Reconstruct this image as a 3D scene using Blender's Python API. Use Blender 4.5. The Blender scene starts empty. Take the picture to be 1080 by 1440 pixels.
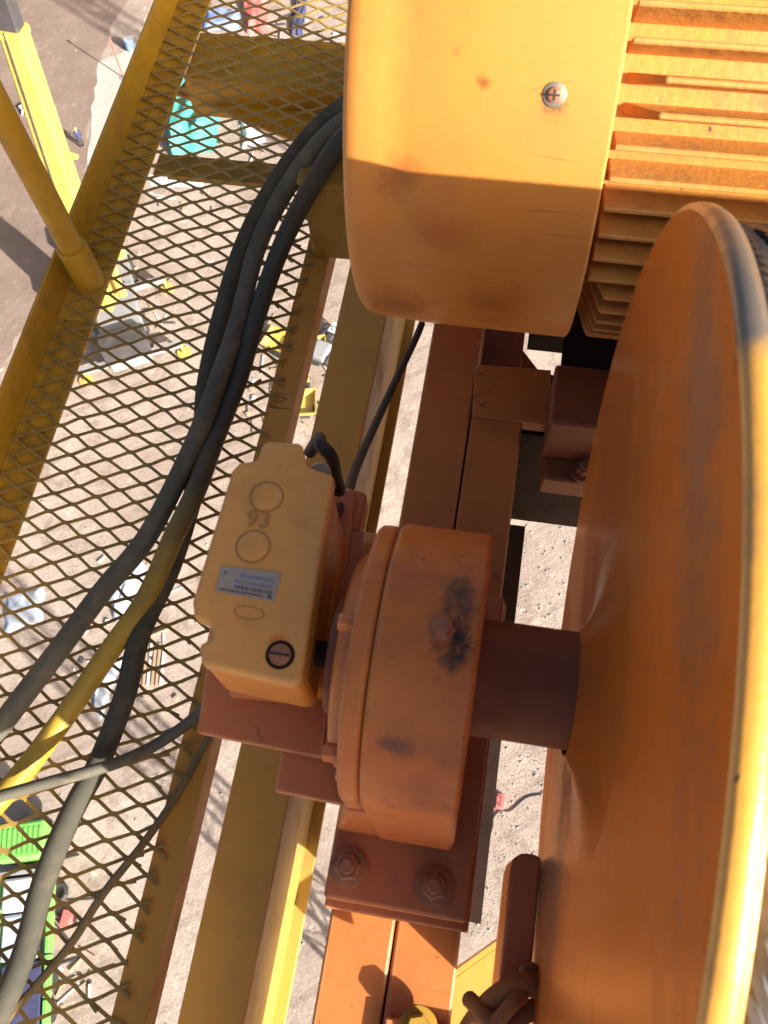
import bpy, math, random
from mathutils import Vector, Matrix
random.seed(7)
R = math.radians
scene = bpy.context.scene
C = scene.collection

# ------------------------------------------------------------------ camera
FPX = 1280.0                                    # focal length in photo pixels (1080x1440)
AX = Vector((0.98509344, 0.12929077, -0.11346726))   # world X, Y, Z seen from the camera (x right, y down, z forward)
AY = Vector((0.16471291, -0.89915641, 0.40544717))
AZ = Vector((-0.04960424, -0.41809287, -0.90704894))
CAMZ = 1.5
cam_d = bpy.data.cameras.new('camera')
cam = bpy.data.objects.new('camera', cam_d); C.objects.link(cam)
cam_d.sensor_fit = 'VERTICAL'; cam_d.sensor_height = 36.0; cam_d.sensor_width = 27.0
cam_d.lens = 36.0 * FPX / 1440.0
cam_d.clip_start = 0.02; cam_d.clip_end = 3000
cam_d.dof.use_dof = True; cam_d.dof.focus_distance = 1.75; cam_d.dof.aperture_fstop = 16.0
m = Matrix.Identity(4)
for i, A in enumerate((AX, AY, AZ)):
    m[i][0], m[i][1], m[i][2] = A[0], -A[1], -A[2]
m[0][3], m[1][3], m[2][3] = 0, 0, CAMZ
cam.matrix_world = m
scene.camera = cam

# ------------------------------------------------------------------ sky and sun
SUN_EL, SUN_AZ = 26.0, -32.0                    # azimuth measured from +X
sunv = Vector((math.cos(R(SUN_EL))*math.cos(R(SUN_AZ)), math.cos(R(SUN_EL))*math.sin(R(SUN_AZ)), math.sin(R(SUN_EL))))
w = bpy.data.worlds.new('World'); scene.world = w; w.use_nodes = True
nt = w.node_tree
sky = nt.nodes.new('ShaderNodeTexSky'); sky.sky_type = 'NISHITA'; sky.sun_disc = False
sky.sun_elevation = R(SUN_EL); sky.sun_rotation = math.atan2(sunv.x, sunv.y)
sky.dust_density = 7.0; sky.ozone_density = 0.3; sky.air_density = 0.8
bg = nt.nodes['Background']; nt.links.new(sky.outputs[0], bg.inputs[0]); bg.inputs[1].default_value = 0.072
sl = bpy.data.lights.new('sun', 'SUN'); sl.energy = 5.0; sl.angle = R(0.55); sl.color = (1.0, 0.94, 0.84)
so = bpy.data.objects.new('sun', sl); C.objects.link(so); so.rotation_euler = sunv.to_track_quat('Z', 'Y').to_euler()
so.location = (5, -4, 6)
vs = scene.view_settings
vs.view_transform = 'Standard'; vs.look = 'None'; vs.gamma = 1.0; vs.use_curve_mapping = False; vs.exposure = 1.35
scene.render.engine = 'CYCLES'

# ------------------------------------------------------------------ pixel helper
def ray(px, py):
    v = Vector((px-540, py-720, FPX))
    w_ = Vector((AX.dot(v), AY.dot(v), AZ.dot(v)))
    return w_ / -w_.z
def at(px, py, d):
    """photo pixel -> world point lying d metres below the camera"""
    r = ray(px, py); return Vector((r.x*d, r.y*d, CAMZ-d))
GD = 48.0
GZ = CAMZ - GD
def gp(px, py, h=0.0): return at(px, py, GD-h)
def on_cyl(px, py, yc, zc, r):
    """nearest hit of the pixel's ray with a cylinder along X"""
    q = ray(px, py); a = q.y*q.y+1; oz = CAMZ-zc
    b = -2*(q.y*yc+oz); c = yc*yc+oz*oz-r*r
    t = (-b-math.sqrt(max(0, b*b-4*a*c)))/(2*a)
    return Vector((q.x*t, q.y*t, CAMZ-t))

# ------------------------------------------------------------------ materials
def nodes(name):
    m_ = bpy.data.materials.new(name); m_.use_nodes = True
    return m_, m_.node_tree.nodes, m_.node_tree.links, m_.node_tree.nodes['Principled BSDF']
def ramp(N, a, b, ca=(0,0,0,1), cb=(1,1,1,1)):
    r = N.new('ShaderNodeValToRGB'); r.color_ramp.elements[0].position = a; r.color_ramp.elements[1].position = b
    r.color_ramp.elements[0].color = ca; r.color_ramp.elements[1].color = cb; return r
def mixc(N, L, fac, a, b):
    x = N.new('ShaderNodeMix'); x.data_type = 'RGBA'
    if isinstance(fac, float): x.inputs[0].default_value = fac
    else: L.new(fac, x.inputs[0])
    for s, v in ((6, a), (7, b)):
        if isinstance(v, tuple): x.inputs[s].default_value = (*v, 1)
        else: L.new(v, x.inputs[s])
    return x.outputs[2]
def noise(N, L, co, scale, detail=5, rough=0.55, stretch=None):
    n = N.new('ShaderNodeTexNoise'); n.inputs['Scale'].default_value = scale; n.inputs['Detail'].default_value = detail
    n.inputs['Roughness'].default_value = rough
    if stretch:
        mp = N.new('ShaderNodeMapping'); mp.inputs['Scale'].default_value = stretch; L.new(co, mp.inputs[0]); co = mp.outputs[0]
    L.new(co, n.inputs['Vector']); return n.outputs['Fac']
def paint(name, base, alt, dirt=(0.06,0.035,0.02), rough=0.42, scale=6.0, dirt_amt=0.5, chip=(0.10,0.05,0.03), chip_lo=0.70, bump=0.12, stretch=None, spec=0.4, metal=0.0, fade=None, wear=0.0):
    m_, N, L, P = nodes(name)
    co = N.new('ShaderNodeTexCoord').outputs['Object']
    f1 = ramp(N, 0.35, 0.68); L.new(noise(N, L, co, scale, 6, 0.6, stretch), f1.inputs[0])
    c = mixc(N, L, f1.outputs[0], base, alt)
    f2 = ramp(N, 0.50, 0.78); L.new(noise(N, L, co, scale*2.3, 8, 0.68, stretch), f2.inputs[0])
    mu = N.new('ShaderNodeMath'); mu.operation = 'MULTIPLY'; L.new(f2.outputs[0], mu.inputs[0]); mu.inputs[1].default_value = dirt_amt
    c = mixc(N, L, mu.outputs[0], c, dirt)
    f3 = ramp(N, chip_lo, chip_lo+0.025); L.new(noise(N, L, co, scale*9, 4, 0.6), f3.inputs[0])
    c = mixc(N, L, f3.outputs[0], c, chip)
    if fade:
        f5 = ramp(N, 0.50, 0.66); L.new(noise(N, L, co, scale*0.8, 3, 0.5, stretch), f5.inputs[0])
        m5 = N.new('ShaderNodeMath'); m5.operation = 'MULTIPLY'; L.new(f5.outputs[0], m5.inputs[0]); m5.inputs[1].default_value = 0.3
        c = mixc(N, L, m5.outputs[0], c, fade)
        f6 = ramp(N, 0.60, 0.72); L.new(noise(N, L, co, scale*30, 3, 0.7), f6.inputs[0])
        m6 = N.new('ShaderNodeMath'); m6.operation = 'MULTIPLY'; L.new(f6.outputs[0], m6.inputs[0]); m6.inputs[1].default_value = 0.18
        c = mixc(N, L, m6.outputs[0], c, dirt)
    if fade:
        sn = noise(N, L, co, scale*3.0, 2, 0.4, (0.35, 1.6, 1.6)); s1 = N.new('ShaderNodeMath'); s1.operation = 'SUBTRACT'; L.new(sn, s1.inputs[0]); s1.inputs[1].default_value = 0.5
        s2 = N.new('ShaderNodeMath'); s2.operation = 'ABSOLUTE'; L.new(s1.outputs[0], s2.inputs[0])
        s3 = N.new('ShaderNodeMath'); s3.operation = 'LESS_THAN'; L.new(s2.outputs[0], s3.inputs[0]); s3.inputs[1].default_value = 0.0035
        f9 = ramp(N, 0.56, 0.64); L.new(noise(N, L, co, scale*1.7, 4, 0.6), f9.inputs[0])
        s4 = N.new('ShaderNodeMath'); s4.operation = 'MULTIPLY'; L.new(s3.outputs[0], s4.inputs[0]); L.new(f9.outputs[0], s4.inputs[1])
        s5 = N.new('ShaderNodeMath'); s5.operation = 'MULTIPLY'; L.new(s4.outputs[0], s5.inputs[0]); s5.inputs[1].default_value = 0.7
        c = mixc(N, L, s5.outputs[0], c, chip)
    if wear:
        ge = N.new('ShaderNodeNewGeometry'); bv = N.new('ShaderNodeBevel'); bv.samples = 4; bv.inputs['Radius'].default_value = 0.0045
        dt = N.new('ShaderNodeVectorMath'); dt.operation = 'DOT_PRODUCT'; L.new(ge.outputs['Normal'], dt.inputs[0]); L.new(bv.outputs[0], dt.inputs[1])
        f7 = ramp(N, 0.90, 0.992, (1,1,1,1), (0,0,0,1)); L.new(dt.outputs['Value'], f7.inputs[0])
        f8 = ramp(N, 0.40, 0.60); L.new(noise(N, L, co, scale*6, 4, 0.6), f8.inputs[0])
        m7 = N.new('ShaderNodeMath'); m7.operation = 'MULTIPLY'; L.new(f7.outputs[0], m7.inputs[0]); L.new(f8.outputs[0], m7.inputs[1])
        m8 = N.new('ShaderNodeMath'); m8.operation = 'MULTIPLY'; L.new(m7.outputs[0], m8.inputs[0]); m8.inputs[1].default_value = wear
        c = mixc(N, L, m8.outputs[0], c, (0.52,0.33,0.17))
    L.new(c, P.inputs['Base Color'])
    rr = N.new('ShaderNodeMapRange'); L.new(f2.outputs[0], rr.inputs[0]); rr.inputs[3].default_value = rough; rr.inputs[4].default_value = min(1, rough+0.3)
    L.new(rr.outputs[0], P.inputs['Roughness']); P.inputs['Metallic'].default_value = metal
    P.inputs['Specular IOR Level'].default_value = spec
    if bump:
        b = N.new('ShaderNodeBump'); b.inputs['Strength'].default_value = bump; b.inputs['Distance'].default_value = 0.004
        L.new(noise(N, L, co, scale*14, 5, 0.6), b.inputs['Height']); L.new(b.outputs[0], P.inputs['Normal'])
    return m_
M = {}
M['motor'] = paint('motor_paint', (0.60,0.235,0.040), (0.56,0.235,0.055), dirt=(0.36,0.13,0.03), dirt_amt=0.4, scale=4, chip_lo=0.765, rough=0.36, bump=0.10, fade=(0.58,0.27,0.07), wear=0.6)
M['fin'] = paint('fin_paint', (0.56,0.235,0.04), (0.48,0.215,0.055), dirt=(0.18,0.075,0.03), dirt_amt=0.7, scale=9, chip_lo=0.70, rough=0.5, bump=0.25, fade=(0.46,0.26,0.09))
M['orange'] = paint('drum_paint', (0.62,0.185,0.020), (0.54,0.155,0.024), dirt=(0.36,0.11,0.028), dirt_amt=0.5, scale=4.0, chip=(0.16,0.07,0.035), chip_lo=0.73, rough=0.28, bump=0.06, stretch=(1,0.45,1.2), fade=(0.50,0.20,0.06), wear=0.5)
M['rim'] = paint('rim_paint', (0.64,0.32,0.045), (0.58,0.27,0.05), dirt=(0.26,0.13,0.05), dirt_amt=0.55, scale=9, chip_lo=0.70, rough=0.24, spec=0.8)
M['red'] = paint('primer_paint', (0.48,0.15,0.058), (0.43,0.135,0.052), dirt=(0.20,0.075,0.038), dirt_amt=0.45, scale=7, chip_lo=0.71, rough=0.45, fade=(0.46,0.20,0.09), wear=0.8)
M['block'] = paint('bearing_paint', (0.54,0.14,0.042), (0.55,0.18,0.032), dirt=(0.22,0.09,0.045), dirt_amt=0.7, scale=8, chip_lo=0.68, rough=0.40, fade=(0.42,0.17,0.08), wear=0.9)
M['frame'] = paint('frame_paint', (0.46,0.155,0.040), (0.44,0.165,0.045), dirt=(0.20,0.065,0.028), dirt_amt=0.5, scale=6, chip_lo=0.70, rough=0.45, fade=(0.42,0.19,0.06), wear=0.9)
M['yellow'] = paint('crane_yellow_paint', (0.50,0.275,0.014), (0.42,0.225,0.016), dirt=(0.17,0.095,0.025), dirt_amt=0.7, scale=6, chip_lo=0.72, rough=0.5, fade=(0.44,0.27,0.05), wear=0.6)
M['olive'] = paint('dusty_yellow_paint', (0.36,0.21,0.02), (0.27,0.17,0.03), dirt=(0.13,0.085,0.04), dirt_amt=0.7, scale=6, chip_lo=0.72, rough=0.6)
M['girder'] = paint('girder_paint', (0.66,0.31,0.045), (0.60,0.31,0.05), dirt=(0.34,0.16,0.05), dirt_amt=0.5, scale=3.5, chip_lo=0.73, rough=0.45, fade=(0.58,0.33,0.09), wear=0.6)
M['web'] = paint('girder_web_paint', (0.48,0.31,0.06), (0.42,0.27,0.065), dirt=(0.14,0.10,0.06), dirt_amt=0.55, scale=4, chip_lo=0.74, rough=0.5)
M['mesh'] = paint('mesh_paint', (0.36,0.23,0.055), (0.24,0.16,0.05), dirt=(0.10,0.07,0.035), dirt_amt=0.7, scale=9, chip=(0.44,0.28,0.04), chip_lo=0.66, rough=0.6)
M['cream'] = paint('limit_box_paint', (0.62,0.305,0.08), (0.56,0.285,0.09), dirt=(0.36,0.15,0.05), dirt_amt=0.65, scale=11, chip_lo=0.74, rough=0.42, bump=0.12, fade=(0.60,0.35,0.15), wear=0.6)
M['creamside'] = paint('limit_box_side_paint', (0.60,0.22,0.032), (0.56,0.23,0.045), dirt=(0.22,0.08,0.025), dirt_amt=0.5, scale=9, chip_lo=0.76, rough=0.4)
M['rubber'] = paint('cable_rubber', (0.060,0.057,0.045), (0.085,0.078,0.058), dirt=(0.18,0.15,0.09), dirt_amt=0.6, scale=12, chip=(0.34,0.26,0.10), chip_lo=0.75, rough=0.75, spec=0.2, bump=0.15)
M['rubber_yellow'] = paint('cable_rubber_painted', (0.44,0.28,0.03), (0.26,0.18,0.035), dirt=(0.08,0.07,0.05), dirt_amt=0.6, scale=4, chip=(0.55,0.36,0.04), chip_lo=0.72, rough=0.5)
M['rubber_dusty'] = paint('cable_rubber_dusty', (0.12,0.11,0.08), (0.075,0.072,0.058), dirt=(0.26,0.22,0.13), dirt_amt=0.7, scale=10, chip=(0.5,0.36,0.05), chip_lo=0.76, rough=0.7)
M['thin'] = paint('thin_cable_sheath', (0.20,0.14,0.06), (0.14,0.10,0.05), dirt=(0.08,0.06,0.04), scale=14, chip_lo=0.8, rough=0.6)
M['black'] = paint('black_rubber', (0.018,0.017,0.016), (0.03,0.028,0.025), dirt=(0.07,0.055,0.04), scale=14, chip_lo=0.85, rough=0.6)
M['dark'] = paint('greasy_shaded_steel', (0.016,0.011,0.010), (0.028,0.017,0.013), dirt=(0.010,0.008,0.007), scale=10, chip_lo=0.8, rough=0.7, spec=0.1)  # near-black base also paints in deep shade on cross members and bottom plate
M['shaft'] = paint('shaft_paint', (0.21,0.075,0.036), (0.18,0.065,0.033), dirt=(0.10,0.045,0.028), dirt_amt=0.35, scale=8, chip_lo=0.75, rough=0.5, spec=0.3, wear=0.6)
M['bolt'] = paint('bolt_paint', (0.36,0.14,0.07), (0.26,0.11,0.06), dirt=(0.10,0.06,0.04), scale=40, chip_lo=0.72, rough=0.5)
M['steel'] = paint('worn_steel', (0.30,0.25,0.20), (0.20,0.15,0.11), dirt=(0.10,0.06,0.04), scale=60, chip_lo=0.75, rough=0.4, metal=0.6)
M['rope'] = paint('wire_rope_steel', (0.16,0.15,0.14), (0.10,0.095,0.09), dirt=(0.03,0.028,0.025), scale=30, chip_lo=0.8, rough=0.4, metal=0.5)
M['hemp'] = paint('fibre_rope', (0.30,0.12,0.04), (0.22,0.09,0.035), dirt=(0.07,0.035,0.02), scale=40, chip_lo=0.8, rough=0.8)
M['sticker'] = paint('label_plate', (0.36,0.31,0.27), (0.28,0.25,0.23), dirt=(0.34,0.20,0.08), dirt_amt=0.9, scale=26, chip_lo=0.70, chip=(0.45,0.26,0.09), rough=0.45)
M['creamdirt'] = paint('limit_box_dirt', (0.40,0.19,0.05), (0.34,0.17,0.05), dirt=(0.22,0.10,0.04), scale=20, chip_lo=0.8, rough=0.6)
M['ink'] = paint('label_ink', (0.06,0.06,0.08), (0.10,0.09,0.10), scale=40, chip_lo=0.85, rough=0.5, bump=0)
M['ink_blue'] = paint('label_blue', (0.13,0.16,0.30), (0.20,0.22,0.33), scale=40, chip_lo=0.80, rough=0.5, bump=0)
def far(name, a, b=None, rough=0.6, scale=0.8, dirt_amt=0.35):
    b = b or tuple(x*0.8 for x in a)
    return paint(name, a, b, dirt=(0.22,0.18,0.14), dirt_amt=dirt_amt, scale=scale, chip_lo=0.85, rough=rough, bump=0.0)
M['fyellow'] = far('boom_yellow', (0.58,0.42,0.10)); M['fgreen'] = far('truck_green', (0.17,0.46,0.09)); M['fteal'] = far('teal_tarpaulin', (0.06,0.34,0.29), (0.09,0.41,0.36), scale=1.6)
M['fred'] = far('red_sheet', (0.62,0.10,0.10), (0.66,0.22,0.20)); M['fblue'] = far('blue_sheet', (0.14,0.22,0.50), (0.28,0.36,0.58)); M['fwhite'] = far('white_sheet', (0.62,0.62,0.63), (0.50,0.51,0.53))
M['fgrey'] = far('grey_metal', (0.30,0.30,0.31)); M['ftyre'] = far('tyre_rubber', (0.035,0.035,0.035)); M['fdark'] = far('dark_machine', (0.06,0.055,0.06)); M['fglass'] = far('windscreen', (0.05,0.06,0.07), rough=0.1)
M['fnavy'] = far('navy_tarpaulin', (0.05,0.055,0.13)); M['fchrome'] = far('ram_chrome', (0.62,0.62,0.62), rough=0.25); M['fskin'] = far('skin', (0.42,0.24,0.16)); M['frust'] = far('rusty_steel', (0.30,0.12,0.07))
M['fpale'] = far('pale_blue_sheet', (0.36,0.42,0.52), (0.52,0.55,0.60)); M['fplank'] = far('weathered_timber', (0.42,0.30,0.20))

def smear():
    m_ = M['rubber_yellow']; N, L = m_.node_tree.nodes, m_.node_tree.links; P = N['Principled BSDF']
    old = P.inputs['Base Color'].links[0].from_socket
    co = N.new('ShaderNodeNewGeometry').outputs['Position']
    sp = N.new('ShaderNodeSeparateXYZ'); L.new(co, sp.inputs[0])
    ad = N.new('ShaderNodeMath'); ad.operation = 'MULTIPLY_ADD'; L.new(noise(N, L, co, 9, 5), ad.inputs[0]); ad.inputs[1].default_value = 0.5
    L.new(sp.outputs['Y'], ad.inputs[2])
    r = ramp(N, 0.62, 1.0); L.new(ad.outputs[0], r.inputs[0])
    L.new(mixc(N, L, r.outputs[0], old, (0.045,0.045,0.038)), P.inputs['Base Color'])
smear()
def ground_mat():
    m_, N, L, P = nodes('bare_earth')
    co = N.new('ShaderNodeTexCoord').outputs['Object']
    f = ramp(N, 0.38, 0.62); L.new(noise(N, L, co, 0.11, 5, 0.6), f.inputs[0])
    c = mixc(N, L, f.outputs[0], (0.335,0.265,0.225), (0.42,0.345,0.30))
    f2 = ramp(N, 0.50, 0.68); L.new(noise(N, L, co, 0.8, 9, 0.7), f2.inputs[0]); 
    c = mixc(N, L, f2.outputs[0], c, (0.255,0.195,0.16))
    f3 = ramp(N, 0.55, 0.75); L.new(noise(N, L, co, 5.0, 6, 0.7), f3.inputs[0])
    c = mixc(N, L, f3.outputs[0], c, (0.21,0.165,0.14))
    f4 = ramp(N, 0.60, 0.70); L.new(noise(N, L, co, 1.3, 6, 0.7), f4.inputs[0])
    c = mixc(N, L, f4.outputs[0], c, (0.52,0.455,0.405))
    wv = N.new('ShaderNodeTexWave'); wv.inputs['Scale'].default_value = 0.22; wv.inputs['Distortion'].default_value = 5.0; wv.inputs['Detail'].default_value = 3.0; wv.inputs['Detail Scale'].default_value = 0.35
    mp = N.new('ShaderNodeMapping'); mp.inputs['Rotation'].default_value = (0,0,0.9); L.new(co, mp.inputs[0]); L.new(mp.outputs[0], wv.inputs['Vector'])
    ft = ramp(N, 0.80, 0.95); L.new(wv.outputs['Fac'], ft.inputs[0])
    fm = ramp(N, 0.45, 0.60); L.new(noise(N, L, co, 0.16, 4, 0.6), fm.inputs[0])
    mm = N.new('ShaderNodeMath'); mm.operation = 'MULTIPLY'; L.new(ft.outputs[0], mm.inputs[0]); L.new(fm.outputs[0], mm.inputs[1])
    m9 = N.new('ShaderNodeMath'); m9.operation = 'MULTIPLY'; L.new(mm.outputs[0], m9.inputs[0]); m9.inputs[1].default_value = 0.55
    c = mixc(N, L, m9.outputs[0], c, (0.24,0.185,0.155))
    L.new(c, P.inputs['Base Color']); P.inputs['Roughness'].default_value = 0.95; P.inputs['Specular IOR Level'].default_value = 0.1
    b = N.new('ShaderNodeBump'); b.inputs['Strength'].default_value = 0.6; b.inputs['Distance'].default_value = 0.10
    L.new(noise(N, L, co, 5.5, 9, 0.74), b.inputs['Height']); L.new(b.outputs[0], P.inputs['Normal'])
    return m_
def soil_mat(name, a, b, c3, sc=0.5, bump=0.5):
    m_, N, L, P = nodes(name)
    co = N.new('ShaderNodeTexCoord').outputs['Object']
    f = ramp(N, 0.38, 0.64); L.new(noise(N, L, co, sc, 7, 0.62), f.inputs[0])
    c = mixc(N, L, f.outputs[0], a, b)
    f2 = ramp(N, 0.58, 0.75); L.new(noise(N, L, co, sc*4, 8, 0.68), f2.inputs[0])
    c = mixc(N, L, f2.outputs[0], c, c3)
    L.new(c, P.inputs['Base Color']); P.inputs['Roughness'].default_value = 0.95; P.inputs['Specular IOR Level'].default_value = 0.1
    b_ = N.new('ShaderNodeBump'); b_.inputs['Strength'].default_value = bump; b_.inputs['Distance'].default_value = 0.15
    L.new(noise(N, L, co, 2.0, 8, 0.7), b_.inputs['Height']); L.new(b_.outputs[0], P.inputs['Normal'])
    return m_
M['ground'] = ground_mat()
M['mud'] = soil_mat('packed_brown_earth', (0.215,0.158,0.13), (0.26,0.195,0.162), (0.33,0.265,0.225), 0.35)
M['concrete'] = soil_mat('pale_concrete', (0.46,0.42,0.375), (0.42,0.38,0.34), (0.34,0.30,0.26), 0.6, 0.15)
M['stone'] = soil_mat('stones', (0.38,0.32,0.28), (0.26,0.22,0.20), (0.48,0.43,0.39), 3.0, 0.2)

# face-dependent paints: grease on the far part of the flange rim; oil grime round the grease nipple
def rim_mat():
    m_ = M['rim']; N, L = m_.node_tree.nodes, m_.node_tree.links; P = N['Principled BSDF']
    old = P.inputs['Base Color'].links[0].from_socket
    co = N.new('ShaderNodeTexCoord').outputs['Object']
    sp = N.new('ShaderNodeSeparateXYZ'); L.new(co, sp.inputs[0])
    ad = N.new('ShaderNodeMath'); ad.operation = 'MULTIPLY_ADD'; L.new(noise(N, L, co, 25, 4), ad.inputs[0]); ad.inputs[1].default_value = 0.03
    L.new(sp.outputs['Y'], ad.inputs[2])
    r = ramp(N, 0.085, 0.097); L.new(ad.outputs[0], r.inputs[0])
    L.new(mixc(N, L, r.outputs[0], old, (0.13,0.105,0.085)), P.inputs['Base Color'])
rim_mat()
def grime(mt, pt, rad, col=(0.02,0.015,0.012), sc=30, stretch=None):
    N, L = mt.node_tree.nodes, mt.node_tree.links; P = N['Principled BSDF']
    old = P.inputs['Base Color'].links[0].from_socket
    co = N.new('ShaderNodeTexCoord').outputs['Object']
    di = N.new('ShaderNodeVectorMath'); di.operation = 'SUBTRACT'; L.new(co, di.inputs[0]); di.inputs[1].default_value = pt
    v = di.outputs[0]
    if stretch:
        mp = N.new('ShaderNodeVectorMath'); mp.operation = 'MULTIPLY'; L.new(v, mp.inputs[0]); mp.inputs[1].default_value = stretch; v = mp.outputs[0]
    le = N.new('ShaderNodeVectorMath'); le.operation = 'LENGTH'; L.new(v, le.inputs[0])
    ad = N.new('ShaderNodeMath'); ad.operation = 'MULTIPLY_ADD'; L.new(noise(N, L, co, sc*2.2, 6, 0.75), ad.inputs[0]); ad.inputs[1].default_value = rad*2.4
    L.new(le.outputs['Value'], ad.inputs[2])
    r = ramp(N, rad*1.35, rad*2.1, (1,1,1,1), (0,0,0,1)); L.new(ad.outputs[0], r.inputs[0])
    L.new(mixc(N, L, r.outputs[0], old, col), P.inputs['Base Color'])

# ------------------------------------------------------------------ mesh helpers
class MB:
    def __init__(s): s.v = []; s.f = []
    def add(s, vs_, fs):
        o = len(s.v); s.v += [tuple(x) for x in vs_]; s.f += [tuple(i+o for i in f) for f in fs]; return s
    def box(s, a, b, rot=None, piv=None):
        x0, y0, z0 = [min(a[i], b[i]) for i in range(3)]; x1, y1, z1 = [max(a[i], b[i]) for i in range(3)]
        vs_ = [Vector(p) for p in ((x0,y0,z0),(x1,y0,z0),(x1,y1,z0),(x0,y1,z0),(x0,y0,z1),(x1,y0,z1),(x1,y1,z1),(x0,y1,z1))]
        if rot is not None:
            pv = Vector(piv) if piv is not None else Vector(((x0+x1)/2,(y0+y1)/2,(z0+z1)/2)); vs_ = [pv+rot@(p-pv) for p in vs_]
        return s.add(vs_, [(0,3,2,1),(4,5,6,7),(0,1,5,4),(1,2,6,5),(2,3,7,6),(3,0,4,7)])
    def prism(s, pts, h):
        """pts: polygon (counter-clockwise seen against h), extruded by vector h"""
        n = len(pts); h = Vector(h); P = [Vector(p) for p in pts]
        return s.add(P+[p+h for p in P], [tuple(reversed(range(n))), tuple(range(n, 2*n))]+[(i,(i+1)%n,n+(i+1)%n,n+i) for i in range(n)])
    def tube(s, pts, r, seg=12, cap=True):
        P = [Vector(p) for p in pts]; n = len(P); rs = r if isinstance(r, (list, tuple)) else [r]*n
        vs_ = []; up = None
        for i in range(n):
            t = (P[min(i+1, n-1)]-P[max(i-1, 0)]).normalized()
            if up is None: up = t.orthogonal().normalized()
            up = (up-t*up.dot(t)).normalized(); sd = t.cross(up)
            for k in range(seg):
                a = 2*math.pi*k/seg; vs_.append(P[i]+(up*math.cos(a)+sd*math.sin(a))*rs[i])
        fs = [(i*seg+k, i*seg+(k+1)%seg, (i+1)*seg+(k+1)%seg, (i+1)*seg+k) for i in range(n-1) for k in range(seg)]
        if cap: fs += [tuple(reversed(range(seg))), tuple(range((n-1)*seg, n*seg))]
        return s.add(vs_, fs)
    def lathe(s, prof, c, axis='X', seg=48, a0=0, cap=True):
        """prof: list of (position along axis, radius)"""
        vs_ = []
        for (t, r) in prof:
            for k in range(seg):
                a = a0+2*math.pi*k/seg; u, v = r*math.cos(a), r*math.sin(a)
                vs_.append((c[0]+t, c[1]+u, c[2]+v) if axis == 'X' else (c[0]+u, c[1]+v, c[2]+t) if axis == 'Z' else (c[0]+v, c[1]+t, c[2]+u))
        n = len(prof)
        fs = [(i*seg+k, i*seg+(k+1)%seg, (i+1)*seg+(k+1)%seg, (i+1)*seg+k) for i in range(n-1) for k in range(seg)]
        if cap: fs += [tuple(reversed(range(seg))), tuple(range((n-1)*seg, n*seg))]
        return s.add(vs_, fs)
    def ball(s, c, r, seg=10, sq=(1,1,1)):
        c = Vector(c); rings = seg//2+1
        vs_ = [c+Vector((r*sq[0]*math.sin(math.pi*i/rings)*math.cos(2*math.pi*k/seg), r*sq[1]*math.sin(math.pi*i/rings)*math.sin(2*math.pi*k/seg), r*sq[2]*math.cos(math.pi*i/rings))) for i in range(1, rings) for k in range(seg)]
        nb = len(vs_); vs_ += [c+Vector((0,0,r*sq[2])), c-Vector((0,0,r*sq[2]))]
        fs = [(i*seg+k, (i+1)*seg+k, (i+1)*seg+(k+1)%seg, i*seg+(k+1)%seg) for i in range(rings-2) for k in range(seg)]
        fs += [(nb, k, (k+1)%seg) for k in range(seg)] + [(nb+1, (rings-2)*seg+(k+1)%seg, (rings-2)*seg+k) for k in range(seg)]
        return s.add(vs_, fs)
    def xf(s, f): s.v = [tuple(f(Vector(p))) for p in s.v]; return s
def obj(name, mb, mt, parent=None, bevel=0.0, smooth=True, loc=None, seg=2):
    me = bpy.data.meshes.new(name)
    org = parent_world(parent) if parent else (Vector(loc) if loc is not None else Vector((0,0,0)))
    me.from_pydata([tuple(Vector(p)-org) for p in mb.v], [], mb.f); me.update()
    me.materials.append(M[mt] if isinstance(mt, str) else mt)
    if smooth:
        me.polygons.foreach_set('use_smooth', [True]*len(me.polygons)); me.set_sharp_from_angle(angle=R(38))
    o = bpy.data.objects.new(name, me); C.objects.link(o)
    if parent: o.parent = parent
    else: o.location = org
    if bevel:
        b = o.modifiers.new('bevel', 'BEVEL'); b.width = bevel; b.segments = seg; b.limit_method = 'ANGLE'; b.angle_limit = R(40)
    return o
def parent_world(p):
    v = Vector((0,0,0))
    while p: v += Vector(p.location); p = p.parent
    return v
def tag(o, label, cat, group=None, kind=None):
    o['label'] = label; o['category'] = cat
    if group: o['group'] = group
    if kind: o['kind'] = kind
    return o
def thing(name, label, cat, loc, group=None):
    o = bpy.data.objects.new(name, None); C.objects.link(o); o.location = loc; o.empty_display_size = 0.1
    return tag(o, label, cat, group)
def struct(o, label=None):
    o['kind'] = 'structure'
    if label: o['label'] = label
    return o
def spline(pts, n=8):
    """Catmull-Rom through the points"""
    P = [Vector(p) for p in pts]; P = [2*P[0]-P[1]]+P+[2*P[-1]-P[-2]]; out = []
    for i in range(1, len(P)-2):
        for k in range(n):
            t = k/n; a, b, c, d = P[i-1:i+3]
            out.append(0.5*((2*b)+(c-a)*t+(2*a-5*b+4*c-d)*t*t+(3*b-a-3*c+d)*t**3))
    out.append(P[-2]); return out
def cyl(a, b, r, seg=16): return MB().tube([a, b], r, seg)
def hexbolt(parent, c, rad, h, mt='bolt', axis='Z', washer=True):
    """bolt head with washer and stud end, standing on c"""
    b = obj('bolt', MB().lathe([(0.004, rad), (0.004+h*0.9, rad), (0.004+h, rad*0.88)], c, axis, 6, a0=random.random()), mt, parent, smooth=False)
    if washer: obj('washer', MB().lathe([(-0.002, rad*1.5), (0.004, rad*1.5), (0.0045, rad*1.42)], c, axis, 24), mt, b)
    obj('stud', MB().lathe([(h, rad*0.55), (h*1.55, rad*0.55), (h*1.62, rad*0.45)], c, axis, 14), mt, b)
    return b

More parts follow.
